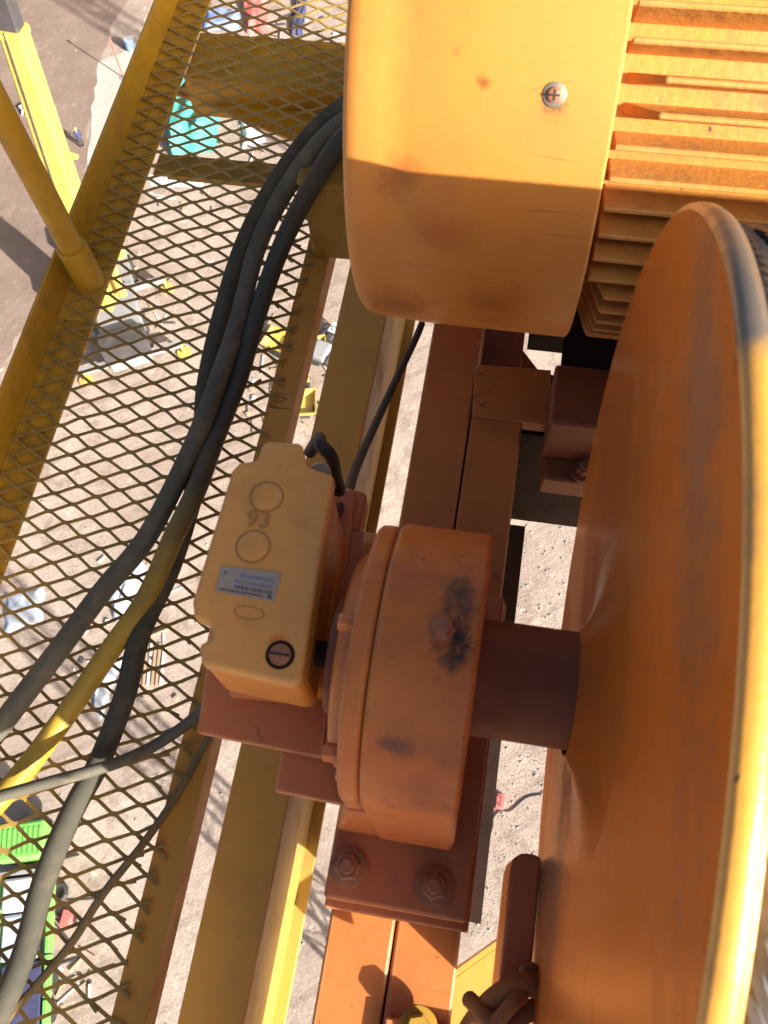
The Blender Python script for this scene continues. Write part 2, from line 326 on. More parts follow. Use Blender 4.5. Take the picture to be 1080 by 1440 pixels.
# ================================================================== GROUND, 48 m below the camera
def sheet(poly, z, n_sub=0): return MB().add([(p[0], p[1], z) for p in poly], [tuple(range(len(poly)))])
g = obj('ground', MB().add([(-900,-900,GZ),(900,-900,GZ),(900,900,GZ),(-900,900,GZ)], [(0,1,2,3)]), 'ground', smooth=False); struct(g)
def blob(pts, z, jit=0.25, n=6):
    out = spline(pts+[pts[0]], n)[:-1]
    return [(p.x+random.uniform(-jit,jit), p.y+random.uniform(-jit,jit)) for p in out]
mudp = [gp(*p) for p in ((-330,-330),(60,-300),(210,-120),(150,60),(128,150),(122,215),(105,300),(60,420),(20,480),(-60,560),(-400,500))]
o = obj('packed_earth_ground', sheet(blob(mudp, GZ), GZ+0.02), 'mud', smooth=False); struct(o)
conp = [gp(*p) for p in ((140,88),(215,60),(225,120),(200,240),(170,345),(112,330),(122,240),(130,150))]
o = obj('concrete_path', sheet(blob(conp, GZ, 0.12), GZ+0.04), 'concrete', smooth=False); struct(o)
# loose stones lying on the bare earth
mb = MB()
for i in range(13500):
    if i < 11000: q = gp(random.uniform(640, 860), random.uniform(640, 1320))
    else: q = gp(random.uniform(-40, 620), random.uniform(-20, 1450))
    s_ = random.uniform(0.015, 0.045) if random.random() < 0.96 else random.uniform(0.05, 0.11)
    a = random.random()*6.28; ca, sa = math.cos(a), math.sin(a)
    base = [(1,0,0),(0.2,0.8,0),(-0.9,0.4,0),(-0.6,-0.7,0),(0.5,-0.8,0),(0.35,0.1,0.75),(-0.3,-0.1,0.7)]
    vv = [((x*ca-y*sa)*s_*random.uniform(.8,1.2)+q.x, (x*sa+y*ca)*s_*random.uniform(.8,1.2)+q.y, GZ+z*s_*random.uniform(.7,1.2)) for x, y, z in base]
    mb.add(vv, [(0,1,5),(1,6,5),(1,2,6),(2,3,6),(3,4,6),(4,5,6),(4,0,5)])
o = obj('loose_stones', mb, 'stone', smooth=False); tag(o, 'loose stones scattered over the bare earth far below', 'stones', kind='stuff')

# ================================================================== THE WALKWAY
DG = 1.5                                        # walkway mesh is 1.5 m below the camera, z = 0
XO, XI = -0.93, -0.40                           # toe board plane, inner edge
YA, YB = -0.55, 2.45
wk = thing('walkway', 'yellow walkway of expanded metal mesh with low toe board', 'walkway', (-0.66, 0.9, 0))
# expanded metal: LWD 79 mm along X, SWD 40 mm along Y, strands slightly raised at alternating knuckles
LW, SW = 0.079, 0.040
mb = MB()
x0 = -0.5099*1.5; y0 = 0.9094*1.5
def strand(p, q, w=0.0054, h=0.0030):
    p, q = Vector(p), Vector(q); t = (q-p); t.z = 0; t.normalize(); n = Vector((-t.y, t.x, 0))*w*0.5
    tilt = 0.0
    a = [p-n+Vector((0,0,-tilt)), q-n+Vector((0,0,-tilt)), q+n+Vector((0,0,tilt)), p+n+Vector((0,0,tilt))]
    u_ = Vector((0,0,-h)); mb.add(a+[x+u_ for x in a], [(0,1,2,3),(7,6,5,4),(0,4,5,1),(1,5,6,2),(2,6,7,3),(3,7,4,0)])
ni0 = int((YA-y0)/(SW/2)); ni1 = int((YB-y0)/(SW/2))
def node(i, j): return Vector((x0+j*LW/2, y0+i*SW/2, 0.0))
jx0 = int(math.floor((XO+0.045-x0)/(LW/2))); jx1 = int(math.ceil((XI-0.055-x0)/(LW/2)))
knuck = {}
def kn(i, j):
    if (i, j) not in knuck: knuck[(i, j)] = node(i, j)+Vector((random.gauss(0,0.0015), random.gauss(0,0.0015), random.gauss(0,0.0015)))
    return knuck[(i, j)]
for i in range(ni0, ni1):
    for j in range(jx0, jx1+1):
        if (i+j) % 2: continue
        p = kn(i, j)
        for dj in (-1, 1):
            if not (jx0 <= j+dj <= jx1): continue
            q = kn(i+1, j+dj)
            # S-shaped strand: flat knuckle, bond, then the leg
            k = 0.10; mid1 = p.lerp(q, k); mid1.y = p.y+(q.y-p.y)*0.04; mid2 = p.lerp(q, 1-k); mid2.y = q.y-(q.y-p.y)*0.04
            ext = (q-p).normalized()*0.002
            strand(p-ext, mid1+ext, 0.0064); strand(mid1, mid2); strand(mid2-ext, q+ext, 0.0064)
        # short broken strand ends over the inner edge bar
        if j >= jx1-1:
            for dy in (-1, 1):
                if random.random() < 0.75: strand(p, p+Vector((random.uniform(.012,.026), dy*random.uniform(.006,.012), random.uniform(0,.004))))
obj('expanded_mesh', mb, 'mesh', wk, smooth=False)
# toe board: an angle with the mesh laid on its foot
obj('toe_board', MB().box((XO-0.006, YA, -0.012), (XO, YB, 0.083)), 'yellow', wk, bevel=0.0015)
obj('toe_board_foot', MB().box((XO+0.001, YA, -0.014), (XO+0.078, YB, -0.008)), 'yellow', wk, bevel=0.001)
obj('edge_bar', MB().box((XI-0.052, YA, -0.014), (XI, YB, -0.007)), 'girder', wk, bevel=0.001)
obj('edge_bar_lip', MB().box((XI-0.006, YA, -0.07), (XI-0.001, YB, -0.0145)), 'girder', wk)
def cross(v0, v1, d, x0_=XO+0.08, x1_=XI-0.01, mt='olive', name='cross_bar'):
    return obj(name, MB().box((x0_, v0*d, CAMZ-d-0.006), (x1_, v1*d, CAMZ-d)), mt, wk, bevel=0.001)
cross(0.944, 0.985, 1.525, mt='olive')
obj('cross_bar_web', MB().box((XO+0.08, 0.985*1.525-0.005, -0.10), (XI-0.01, 0.985*1.525, -0.032)), 'olive', wk)
ch = obj('cross_channel', MB().box((XO+0.07, 1.145*1.53, -0.036), (XI+0.75, 1.25*1.53, -0.03)), 'yellow', wk, bevel=0.001)
obj('flange_web', MB().box((XO+0.07, 1.145*1.53, -0.14), (XI+0.75, 1.145*1.53+0.006, -0.0365)), 'yellow', ch)
p, q = at(262, 112, 1.60), at(500, 205, 1.60); t = (q-p).normalized(); n = Vector((-t.y, t.x, 0))*0.052
obj('diagonal_brace', MB().prism([p-n, q-n, q+n, p+n], (0,0,-0.008)), 'yellow', wk, bevel=0.001)
cross(-0.30, -0.26, 1.525)

# handrail post in its socket
pb = Vector((-0.885, 1.105, 0))
ps = thing('handrail_post', 'round yellow handrail post standing in a socket behind the toe board', 'post', pb)
obj('socket', MB().lathe([(-0.010,0.031),(0.110,0.031),(0.113,0.029),(0.113,0.0245)], pb, 'Z', 28), 'yellow', ps)
obj('pipe', MB().lathe([(-0.004,0.0242),(1.05,0.0242)], pb, 'Z', 28), 'yellow', ps)
mb = MB()
for k in range(26):
    a = 2*math.pi*k/26; mb.ball(pb+Vector((0.031*math.cos(a), 0.031*math.sin(a), -0.006)), random.uniform(0.0055,0.0085), 6)
obj('weld_bead', mb, 'yellow', ps)
obj('base_plate', MB().prism([pb+Vector(p) for p in ((-0.044,-0.095,-0.0078),(0.034,-0.095,-0.0078),(0.036,0.038,-0.0078),(-0.044,0.038,-0.0078))], (0,0,0.007)), 'yellow', ps, bevel=0.001)

# ================================================================== GIRDER BESIDE THE WALKWAY (I-section)
DB = 1.35; zt = CAMZ-DB
gx0, gx1 = -0.2342*DB, -0.170*DB
GYA, GYB = -0.6, 1.75
gi = thing('jib_girder', 'deep dusty yellow steel girder running along the walkway edge', 'girder', ((gx0+gx1)/2, 0.5, zt-0.43))
obj('top_flange', MB().box((gx0, GYA, zt-0.012), (gx1, GYB, zt)), 'girder', gi, bevel=0.002)
obj('web', MB().box((gx1-0.032, GYA, zt-0.402), (gx1-0.020, GYB, zt-0.0125)), 'web', gi)
obj('bottom_flange', MB().box((gx0, GYA, zt-0.415), (gx1+0.001, GYB, zt-0.4025)), 'web', gi, bevel=0.002)

# ================================================================== WINCH FRAME
DF = 1.03; zf = CAMZ-DF
fr = thing('winch_support', 'orange winch support of twin box beams under the bearing and motor', 'support', (-0.04, 0.3, zf-0.13))
obj('box_beam', MB().box((-0.108, -0.125, zf-0.17), (-0.0405, 1.3, zf)), 'frame', fr, bevel=0.003)
obj('box_beam', MB().box((-0.0385, -0.125, zf-0.17), (0.028, 0.625, zf-0.001)), 'frame', fr, bevel=0.003)
obj('shade_beam', MB().box((-0.10, -0.7, zf-0.46), (0.02, 1.3, zf-0.1705)), 'frame', fr, bevel=0.003)  # added unseen under the box beams to keep sun off the girder top
obj('shade_beam', MB().box((-0.095, 0.0, zf-0.72), (0.015, 1.3, zf-0.4605)), 'frame', fr, bevel=0.003)  # second unseen blocker, ends short so sun reaches part of the girder web
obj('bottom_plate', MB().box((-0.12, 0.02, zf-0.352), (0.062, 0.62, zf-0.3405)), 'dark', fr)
# cross members carrying the motor
def quad_plate(name, pix, d, th, mt, par, bevel=0.0015):
    P = [at(x, y, d) for x, y in pix]
    return obj(name, MB().prism([p-Vector((0,0,th)) for p in P], (0,0,th)), mt, par, bevel=bevel)
quad_plate('motor_seat', [(664,585),(775,598),(775,520),(668,512)], 1.027, 0.02, 'frame', fr)
y0c = 0.525*1.20
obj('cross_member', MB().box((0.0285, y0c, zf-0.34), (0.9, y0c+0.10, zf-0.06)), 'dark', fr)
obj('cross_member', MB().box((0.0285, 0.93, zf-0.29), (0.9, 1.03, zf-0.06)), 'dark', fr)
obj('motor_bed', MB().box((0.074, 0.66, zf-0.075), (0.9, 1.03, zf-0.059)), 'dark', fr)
quad_plate('stay_bar', [(690,470),(780,585),(800,575),(712,462)], 1.28, 0.012, 'girder', fr)
for px in ((0.30), (0.9)): pass
br = thing('diagonal_brace_beam', 'pale yellow diagonal brace angle crossing below the winch over gravel', 'brace', at(740,1345,1.62))
P = [at(585,1440,1.62), at(900,1150,1.62), at(960,1230,1.62), at(655,1510,1.62)]
P = [at(560,1432,1.62), at(870,1210,1.62), at(930,1268,1.62), at(625,1495,1.62)]
obj('flat_leg', MB().prism([p-Vector((0,0,0.01)) for p in reversed(P)], (0,0,0.01)), 'web', br, bevel=0.001)
e = (P[1]-P[0]).normalized(); nn = Vector((-e.y, e.x, 0))*0.008
obj('upright_leg', MB().prism([P[0], P[1], P[1]-nn*-1, P[0]-nn*-1], (0,0,-0.09)), 'web', br)

# ================================================================== ELECTRIC MOTOR
MY, MZ, MR = 0.832, CAMZ-0.69, 0.265
mo = thing('electric_motor', 'large orange electric motor with smooth fan cowl and ribbed body', 'motor', (0.2, MY, MZ-MR))
cw = obj('fan_cowl', MB().lathe([(-0.150,0.12),(-0.160,0.20),(-0.1665,0.236),(-0.168,0.246),(-0.1665,0.2535),(-0.162,0.2585),(-0.152,0.2615),(-0.132,0.2634),(-0.105,0.2643),(-0.1035,MR),(0.057,MR),(0.059,MR-0.002),(0.059,MR-0.006),(0.045,MR-0.008)], (0,MY,MZ), 'X', 160), 'motor', mo)
obj('motor_body', MB().lathe([(-0.10,0.218),(0.05,0.224),(0.80,0.224)], (0,MY,MZ), 'X', 120), 'fin', mo)
NF = 62; fin_mesh = {}; FPH = 0.0
def fin_near(px, py):
    q_ = on_cyl(px, py, MY, MZ, 0.2615); a_ = math.atan2(q_.z-MZ, q_.y-MY) % (2*math.pi); return (a_*NF/(2*math.pi)-FPH)
FPH = fin_near(895,109) % 1.0
NOTCH = {round(fin_near(895,109)) % NF, round(fin_near(890,157)) % NF}
def fin_obj(k):
    a = 2*math.pi*(k+FPH)/NF
    up = math.sin(a)                                   # a measured in the Y-Z plane
    kind = 2 if k in NOTCH else (1 if -0.95 < math.sin(a) < -0.05 else 0)
    if kind not in fin_mesh:
        xs = (0.063, 0.063) if kind == 0 else (0.062, 0.082) if kind == 1 else (0.064, 0.094)
        r0, r1 = 0.220, 0.2615
        prof = [(xs[0], r0), (0.79, r0), (0.79, r1), (xs[1], r1)]
        mb = MB(); tw, bw = 0.0024, 0.0048
        vs_ = [(x, (bw if r == r0 else tw)*s, r) for s in (-1, 1) for x, r in prof]
        mb.add(vs_, [(0,1,2,3),(7,6,5,4),(0,4,5,1),(1,5,6,2),(2,6,7,3),(3,7,4,0)])
        me = bpy.data.meshes.new('fin'); me.from_pydata(mb.v, [], mb.f); me.update(); me.materials.append(M['fin']); fin_mesh[kind] = me
    o = bpy.data.objects.new('fin', fin_mesh[kind]); C.objects.link(o); o.parent = mo
    # local +Z (radius) -> direction (0, cos a, sin a)
    o.rotation_euler = (a-math.pi/2, 0, 0); o.location = Vector((0, MY, MZ))-mo.location
    b = o.modifiers.new('bevel', 'BEVEL'); b.width = 0.0012; b.segments = 1
for k in range(NF): fin_obj(k)
sp_ = on_cyl(780, 133, MY, MZ, MR); nrm = Vector((0, sp_.y-MY, sp_.z-MZ)).normalized()
def oriented(mb, c, n):
    q = n.to_track_quat('Z', 'Y'); return mb.xf(lambda p: Vector(c)+q@p)
sc = obj('cowl_screw', oriented(MB().lathe([(-0.001,0.0095),(0.0010,0.0095),(0.0014,0.0085)], (0,0,0), 'Z', 24), sp_, nrm), 'steel', cw)
mb = MB().lathe([(0.0012,0.0060),(0.0036,0.0056),(0.0046,0.0042)], (0,0,0), 'Z', 20)
obj('screw_head', oriented(mb, sp_, nrm), 'bolt', cw)
mb = MB().box((-0.0042,-0.0008,0.0040),(0.0042,0.0008,0.0064)).box((-0.0008,-0.0042,0.0040),(0.0008,0.0042,0.0051))
obj('screw_slot', oriented(mb, sp_, nrm), 'black', cw, smooth=False)
for px_, py_, rd_, cl_ in ((680,116,0.007,(0.22,0.08,0.02)),(642,72,0.006,(0.40,0.17,0.04)),(560,250,0.03,(0.40,0.14,0.03)),(700,430,0.05,(0.42,0.15,0.03)),(560,430,0.05,(0.36,0.12,0.03)),(778,150,0.014,(0.16,0.09,0.04)),(620,330,0.04,(0.50,0.16,0.03))):
    grime(M['motor'], tuple(on_cyl(px_, py_, MY, MZ, MR)-Vector(mo.location)), rd_, col=cl_, sc=0.5/rd_ if rd_ > 0.02 else 60)
# feet and mounting blocks beside the drum flange
obj('motor_foot', MB().box((0.058, 0.575, zf-0.02), (0.40, 0.66, zf+0.07)), 'shaft', mo, bevel=0.004)
obj('motor_foot', MB().box((0.058, 0.90, zf-0.02), (0.40, 0.99, zf+0.07)), 'shaft', mo, bevel=0.004)
obj('foot_pad', MB().box((0.062, 0.545, zf-0.061), (0.40, 0.664, zf-0.0205)), 'shaft', mo, bevel=0.003)
hexbolt(mo, (0.112, 0.560, zf-0.020), 0.010, 0.014, 'shaft')

# terminal box on the walkway edge, behind the cowl
TY, TX0, TX1 = 0.828*1.485, -0.29*1.49, -0.215
tb = thing('terminal_box', 'olive yellow cable terminal box half hidden behind the fan cowl', 'box', ((TX0+TX1)/2, TY+0.09, 0))
obj('housing', MB().box((TX0, TY, 0.0), (TX1, TY+0.13, 0.200)), 'olive', tb, bevel=0.006)
obj('lid', MB().box((TX0-0.006, TY-0.006, 0.2005), (TX1+0.006, TY+0.136, 0.218)), 'olive', tb, bevel=0.007)
obj('cable_gland', MB().lathe([(0,0.026),(0.03,0.026),(0.031,0.021),(0.06,0.020)], (TX0+0.125, TY+0.060, 0.2185), 'Z', 20), 'shaft', tb)
for dx, dy in ((0.02,0.02),(0.02,0.11),(0.18,0.02)): hexbolt(tb, (TX0+dx, TY+dy, 0.2185), 0.006, 0.006, 'olive', washer=False)

# ================================================================== DRUM
DY, DZ, FR, FX = 0.165, CAMZ-0.665, 0.349, 0.095
dr = thing('winch_drum', 'big orange winch drum with lit rim, its flange facing the bearing', 'winch drum', (0.5, DY, DZ-FR))
T = 0.0155
fl = obj('flange', MB().lathe([(FX,0.03),(FX,FR-0.005)], (0,DY,DZ), 'X', 200, cap=False), 'orange', dr)
obj('rim', MB().lathe([(FX,FR-0.005),(FX+0.0004,FR-0.0032),(FX+0.0014,FR-0.0016),(FX+0.003,FR-0.0006),(FX+0.006,FR),(FX+0.010,FR-0.0001),(FX+T-0.004,FR-0.0010),(FX+T-0.001,FR-0.0024),(FX+T,FR-0.005),(FX+T,0.20)], (0,DY,DZ), 'X', 200, cap=False), 'rim', fl)
obj('flange', MB().lathe([(0.85,0.05),(0.85,FR-0.004),(0.852,FR),(0.866,FR),(0.868,FR-0.004),(0.868,0.05)], (0,DY,DZ), 'X', 120, cap=False), 'orange', dr)
obj('barrel', MB().lathe([(FX+T-0.001,0.262),(0.851,0.262)], (0,DY,DZ), 'X', 96, cap=False), 'dark', dr)
obj('shaft', MB().lathe([(-0.10,0.043),(0.078,0.043)], (0,0.175,DZ), 'X', 48), 'shaft', dr)
obj('shaft_collar', MB().lathe([(0.0780,0.0415),(0.0795,0.0432),(0.110,0.0434)], (0,0.175,DZ), 'X', 48), 'shaft', dr)
obj('hub_boss', MB().lathe([(0.0755,0.0436),(0.0775,0.0470),(0.083,0.056),(0.089,0.072),(0.0935,0.094),(0.0952,0.120)], (0,0.172,DZ), 'X', 64, cap=False), 'orange', dr)
def on_plane_x(px, py, X_): q_ = ray(px, py); t_ = X_/q_.x; return Vector((X_, q_.y*t_, CAMZ-t_))
grime(M['orange'], tuple(on_plane_x(790,1130,FX)-Vector(dr.location)), 0.16, col=(0.27,0.20,0.14), sc=16, stretch=(1,0.8,1.3))
grime(M['orange'], tuple(on_plane_x(845,760,FX)-Vector(dr.location)), 0.20, col=(0.44,0.14,0.035), sc=8, stretch=(1,0.5,1.0))
grime(M['orange'], tuple(on_plane_x(985,640,FX)-Vector(dr.location)), 0.09, col=(0.34,0.14,0.06), sc=14, stretch=(1,0.35,1.6))
# wire rope wound next to the flange: six twisted strands per turn
def rope_turn(xc, rr, r0, seg=220, strands=6, twist=26):
    mb = MB(); srad = r0*0.40; off = r0*0.60
    for s in range(strands):
        pts = []
        for i in range(seg+1):
            a = 2*math.pi*i/seg; ph = twist*a+2*math.pi*s/strands
            rad = rr+off*math.cos(ph); pts.append((xc+off*math.sin(ph)+0.0, DY+rad*math.cos(a), DZ+rad*math.sin(a)))
        mb.tube(pts, srad, 5, cap=False)
    return mb
wr = thing('wire_rope', 'greasy steel wire rope wound in turns on the drum', 'rope', (0.3, DY, DZ-0.3))
for k in range(3):
    obj('rope_turn', rope_turn(FX+T+0.0095+k*0.0185, 0.331, 0.0092, 200, 6, 30), 'rope', wr)
for k in range(3, 38):
    obj('rope_turn', MB().lathe([(0.0092*math.sin(2*math.pi*i/8)+FX+T+0.0095+k*0.0185, 0.331+0.0092*math.cos(2*math.pi*i/8)) for i in range(9)], (0,DY,DZ), 'X', 60, cap=False), 'rope', wr)

# ================================================================== BEARING BLOCK
BY, BZ = 0.175, CAMZ-0.667
bx0, bx1 = -0.078, 0.006
bb = thing('bearing_block', 'reddish orange pillow bearing block with oily grease nipple and two front bolts', 'bearing', ((bx0+bx1)/2, BY, zf+0.03))
ar = 0.106; FT = zf+0.092; zb = FT
def arch(x0_, x1_, r, zbase, flare=0.0):
    pr = [(BY+r+flare, zbase), (BY+r, zbase+0.05)]
    pr += [(BY+r*math.cos(a), BZ+r*math.sin(a)) for a in [math.pi*k/40 for k in range(41)]]
    pr += [(BY-r, zbase+0.05), (BY-r-flare, zbase)]
    return MB().prism([(x0_, y, z) for y, z in pr], (x1_-x0_, 0, 0))
ho = obj('housing', arch(bx0+0.016, bx1, ar, zb, -0.004), 'block', bb, bevel=0.004, seg=3)
obj('housing_rim', arch(bx0, bx0+0.0155, ar-0.003, zb, -0.004), 'block', bb, bevel=0.004, seg=3)
zs = BZ-0.035; za = FT+0.0005
A_ = [(-0.077,BY-0.1055,zs),(0.0058,BY-0.1055,zs),(0.0058,BY+0.1055,zs),(-0.077,BY+0.1055,zs)]; B_ = [(-0.1065,BY-0.101,za),(0.0085,BY-0.101,za),(0.0085,BY+0.101,za),(-0.1065,BY+0.101,za)]
obj('housing_skirt', MB().add(B_+A_, [(3,2,1,0),(4,5,6,7),(0,1,5,4),(1,2,6,5),(2,3,7,6),(3,0,4,7)]), 'block', bb, bevel=0.004)
obj('end_cap', MB().lathe([(bx0-0.014,0.055),(bx0-0.012,0.074),(bx0-0.008,0.080),(bx0-0.001,0.084)], (0,BY,BZ), 'X', 64), 'block', bb)
for k in range(6):
    a = R(30+60*k); c = (bx0-0.008, BY+0.090*math.cos(a), BZ+0.090*math.sin(a))
    obj('cap_bolt', MB().lathe([(-0.003,0.0052),(-0.002,0.0066),(0.008,0.0066)], c, 'X', 6), 'block', bb, smooth=False)
obj('foot', MB().box((-0.1085, 0.012, zf+0.0505), (0.0290, 0.338, FT)), 'red', bb, bevel=0.004, seg=3)
obj('packing_plate', MB().box((-0.1105, 0.004, zf+0.0005), (0.033, 0.346, zf+0.050)), 'red', bb, bevel=0.002)
for px, py in ((490,1220),(610,1247)):
    p = at(px, py, CAMZ-FT-0.006); hexbolt(bb, (p.x, p.y, FT+0.002), 0.0125, 0.014)
for x_ in (-0.092, -0.006): hexbolt(bb, (x_, 0.308, FT+0.002), 0.0125, 0.014)
np_ = on_cyl(622, 886, BY, BZ, ar); nn = Vector((0, np_.y-BY, np_.z-BZ)).normalized()
obj('grease_nipple', oriented(MB().lathe([(-0.002,0.0085),(0.004,0.0085),(0.005,0.0065),(0.011,0.0060),(0.012,0.003)], (0,0,0), 'Z', 6), np_, nn), 'bolt', bb, smooth=False)
bw = Vector(bb.location)
q = on_cyl(640, 905, BY, BZ, ar)-bw; grime(M['block'], tuple(q), 0.017, sc=48, stretch=(1.0,0.62,0.62))
q = on_cyl(648, 838, BY, BZ, ar)-bw; grime(M['block'], tuple(q), 0.016, col=(0.10,0.055,0.03), sc=44, stretch=(0.9,0.7,0.7))
q = on_cyl(560, 1050, BY, BZ, ar)-bw; grime(M['block'], tuple(q), 0.010, col=(0.20,0.075,0.04), sc=34, stretch=(0.5,1.0,1.0))

# ================================================================== LIMIT SWITCH
DL = 0.62
def lp(px, py): return at(px, py, DL)
out = [(372,619),(424,622),(432,655),(470,668),(452,770),(437,870),(424,955),(412,964),(283,934),(279,905),(297,899),(298,878),(272,868),(270,845),(300,745),(326,660),(336,650),(362,645),(366,630)]
P = [lp(*p) for p in out]; zl = CAMZ-DL
cx = sum(p.x for p in P)/len(P); cy = sum(p.y for p in P)/len(P)
ls = thing('limit_switch', 'cream coloured rotary limit switch box with slotted lid screw and printed plate', 'switch box', (cx, cy, zl-0.142))
P = [Vector((p.x, p.y, zl-0.016)) for p in P]; P.reverse()
# make sure the outline is counter-clockwise
ar_ = sum(P[i].x*P[(i+1)%len(P)].y-P[(i+1)%len(P)].x*P[i].y for i in range(len(P)))
if ar_ < 0: P.reverse()
lid = obj('lid', MB().prism(P, (0,0,0.016)), 'cream', ls, bevel=0.0055, seg=4)
# deep cover under the lid and the base it is screwed to
ins = lambda p, k, z: Vector((cx+(p.x-cx)*k, cy+(p.y-cy)*k, z))
rectc = [lp(322,655), lp(470,668), lp(424,962), lp(272,930)]
rect = [Vector((p.x, p.y, 0)) for p in rectc]
rc = [(ins(p, 0.985, zl-0.095)) for p in reversed(rect)]
if sum(rc[i].x*rc[(i+1)%4].y-rc[(i+1)%4].x*rc[i].y for i in range(4)) < 0: rc.reverse()
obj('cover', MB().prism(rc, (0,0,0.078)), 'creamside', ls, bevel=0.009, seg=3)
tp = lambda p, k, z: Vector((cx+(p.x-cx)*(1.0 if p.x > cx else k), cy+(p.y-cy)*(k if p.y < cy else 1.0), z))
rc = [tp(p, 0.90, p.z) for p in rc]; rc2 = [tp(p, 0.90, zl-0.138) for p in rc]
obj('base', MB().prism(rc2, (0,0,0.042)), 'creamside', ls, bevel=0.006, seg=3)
def puck(name, px, py, r, h, mt, par, z=zl, seg=32):
    p = lp(px, py); return obj(name, MB().lathe([(-0.002,r),(h*0.7,r),(h,r*0.86)], (p.x, p.y, z), 'Z', seg), mt, par)
puck('round_boss', 375, 699, 0.0112, 0.0016, 'cream', lid); puck('round_boss', 356, 769, 0.0118, 0.0016, 'cream', lid)
for bx_, by_ in ((375,699),(356,769)):
    p = lp(bx_, by_); mb = MB()
    ring = [(p.x+0.0128*math.cos(a), p.y+0.0128*math.sin(a), zl+0.0002) for a in [2*math.pi*k/36 for k in range(37)]]
    obj('boss_ring', mb.tube(ring, 0.0006, 6, cap=False), 'creamdirt', lid)
# corner screws sunk in their lugs
def lug(px, py):
    p = lp(px, py); z = zl
    obj('screw_recess', MB().lathe([(-0.003,0.0105),(0.0004,0.0105),(0.0006,0.0098)], (p.x,p.y,z), 'Z', 28), 'dark', lid)
    s_ = obj('lid_screw', MB().lathe([(-0.001,0.0078),(0.0016,0.0078),(0.0022,0.0070)], (p.x,p.y,z), 'Z', 24), 'bolt', lid)
    obj('screw_slot', MB().box((p.x-0.0072,p.y-0.0009,z+0.0018),(p.x+0.0072,p.y+0.0009,z+0.0025)), 'black', lid, smooth=False)
lug(394, 921)
p = lp(288, 906); obj('lid_screw', MB().lathe([(-0.05,0.0075),(-0.018,0.0075),(-0.016,0.006)], (p.x+0.002,p.y,zl), 'Z', 18), 'shaft', ls)
p = lp(452, 645); obj('lid_screw', MB().lathe([(-0.05,0.0085),(-0.018,0.0085),(-0.016,0.006)], (p.x-0.003,p.y-0.002,zl), 'Z', 18), 'steel', ls)
lw = Vector(ls.location)
grime(M['cream'], tuple(lp(392,905)-lw), 0.011, col=(0.55,0.17,0.03), sc=40)
# printed plate and embossed figures
pl = [lp(304,832), lp(386,846), lp(395,806), lp(311,797)]
pl = [Vector((p.x,p.y,zl+0.0003)) for p in pl]
stk = obj('label_plate', MB().prism(pl, (0,0,0.0006)), 'sticker', lid, smooth=False)
ux = (pl[1]-pl[0]); uy = (pl[3]-pl[0]); zz = Vector((0,0,0.0009))
def pq(a0, b0, a1, b1, mt, mb):
    o_ = pl[0]+zz; mb.add([o_+ux*a0+uy*b0, o_+ux*a1+uy*b0, o_+ux*a1+uy*b1, o_+ux*a0+uy*b1], [(0,1,2,3)])
mbi, mbb = MB(), MB()
for row, (b0, b1) in enumerate(((0.70,0.84),(0.46,0.58),(0.24,0.36))):
    a = 0.34 if row == 0 else 0.30
    while a < 0.92:
        w_ = random.uniform(0.02, 0.05); pq(a, b0, min(0.95, a+w_), b1, None, mbb if row < 2 else mbi); a += w_+random.uniform(0.012, 0.03)
a = 0.06
while a < 0.80:
    pq(a, 0.07, a+0.022, 0.16, None, mbi); a += 0.034
pq(0.06, 0.72, 0.12, 0.75, None, mbi); pq(0.06, 0.83, 0.12, 0.86, None, mbi); pq(0.10, 0.75, 0.12, 0.83, None, mbi)
o_ = pl[0]+zz; mbi.add([o_+ux*0.86+uy*0.06, o_+ux*0.96+uy*0.06, o_+ux*0.91+uy*0.28], [(0,1,2)])
obj('printed_lines', mbi, 'ink', stk, smooth=False); obj('printed_band', mbb, 'ink_blue', stk, smooth=False)
def text(body, p, size, rz, mt, par, ext=0.0006):
    cu = bpy.data.curves.new('figures', 'FONT'); cu.body = body; cu.size = size; cu.extrude = ext; cu.align_x = 'CENTER'; cu.align_y = 'CENTER'
    t_ = bpy.data.objects.new('figures', cu); me = bpy.data.meshes.new_from_object(t_.evaluated_get(bpy.context.evaluated_depsgraph_get()) if False else t_)
    bpy.data.objects.remove(t_); me.materials.append(M[mt]); o2 = bpy.data.objects.new('embossed_figures', me); C.objects.link(o2)
    o2.parent = par; o2.location = Vector(p)-parent_world(par); o2.rotation_euler = (0,0,rz); return o2
p = lp(364, 732); text('93', (p.x, p.y, zl+0.0004), 0.019, R(2), 'creamdirt', lid)
# oval cast mark near the foot of the lid
p = lp(350, 862); obj('cast_mark', MB().tube([(p.x+0.011*math.cos(a), p.y+0.005*math.sin(a), zl+0.0001) for a in [2*math.pi*k/28 for k in range(29)]], 0.0005, 6, cap=False), 'creamdirt', lid)
# drive coupling towards the bearing cap
cp = thing('drive_coupling', 'dark greasy coupling between limit switch and bearing cap', 'coupling', (-0.115, 0.175, BZ-0.03))
obj('coupling_shaft', MB().lathe([(-0.150,0.010),(-0.101,0.010)], (0,0.175,BZ), 'X', 20), 'dark', cp)
obj('coupling_sleeve', MB().lathe([(-0.146,0.024),(-0.144,0.026),(-0.122,0.026),(-0.120,0.024)], (0,0.175,BZ), 'X', 28), 'dark', cp)
obj('coupling_bolt', MB().lathe([(0.0,0.006),(0.012,0.006)], (-0.133,0.175,BZ+0.026), 'Z', 6), 'bolt', cp, smooth=False)
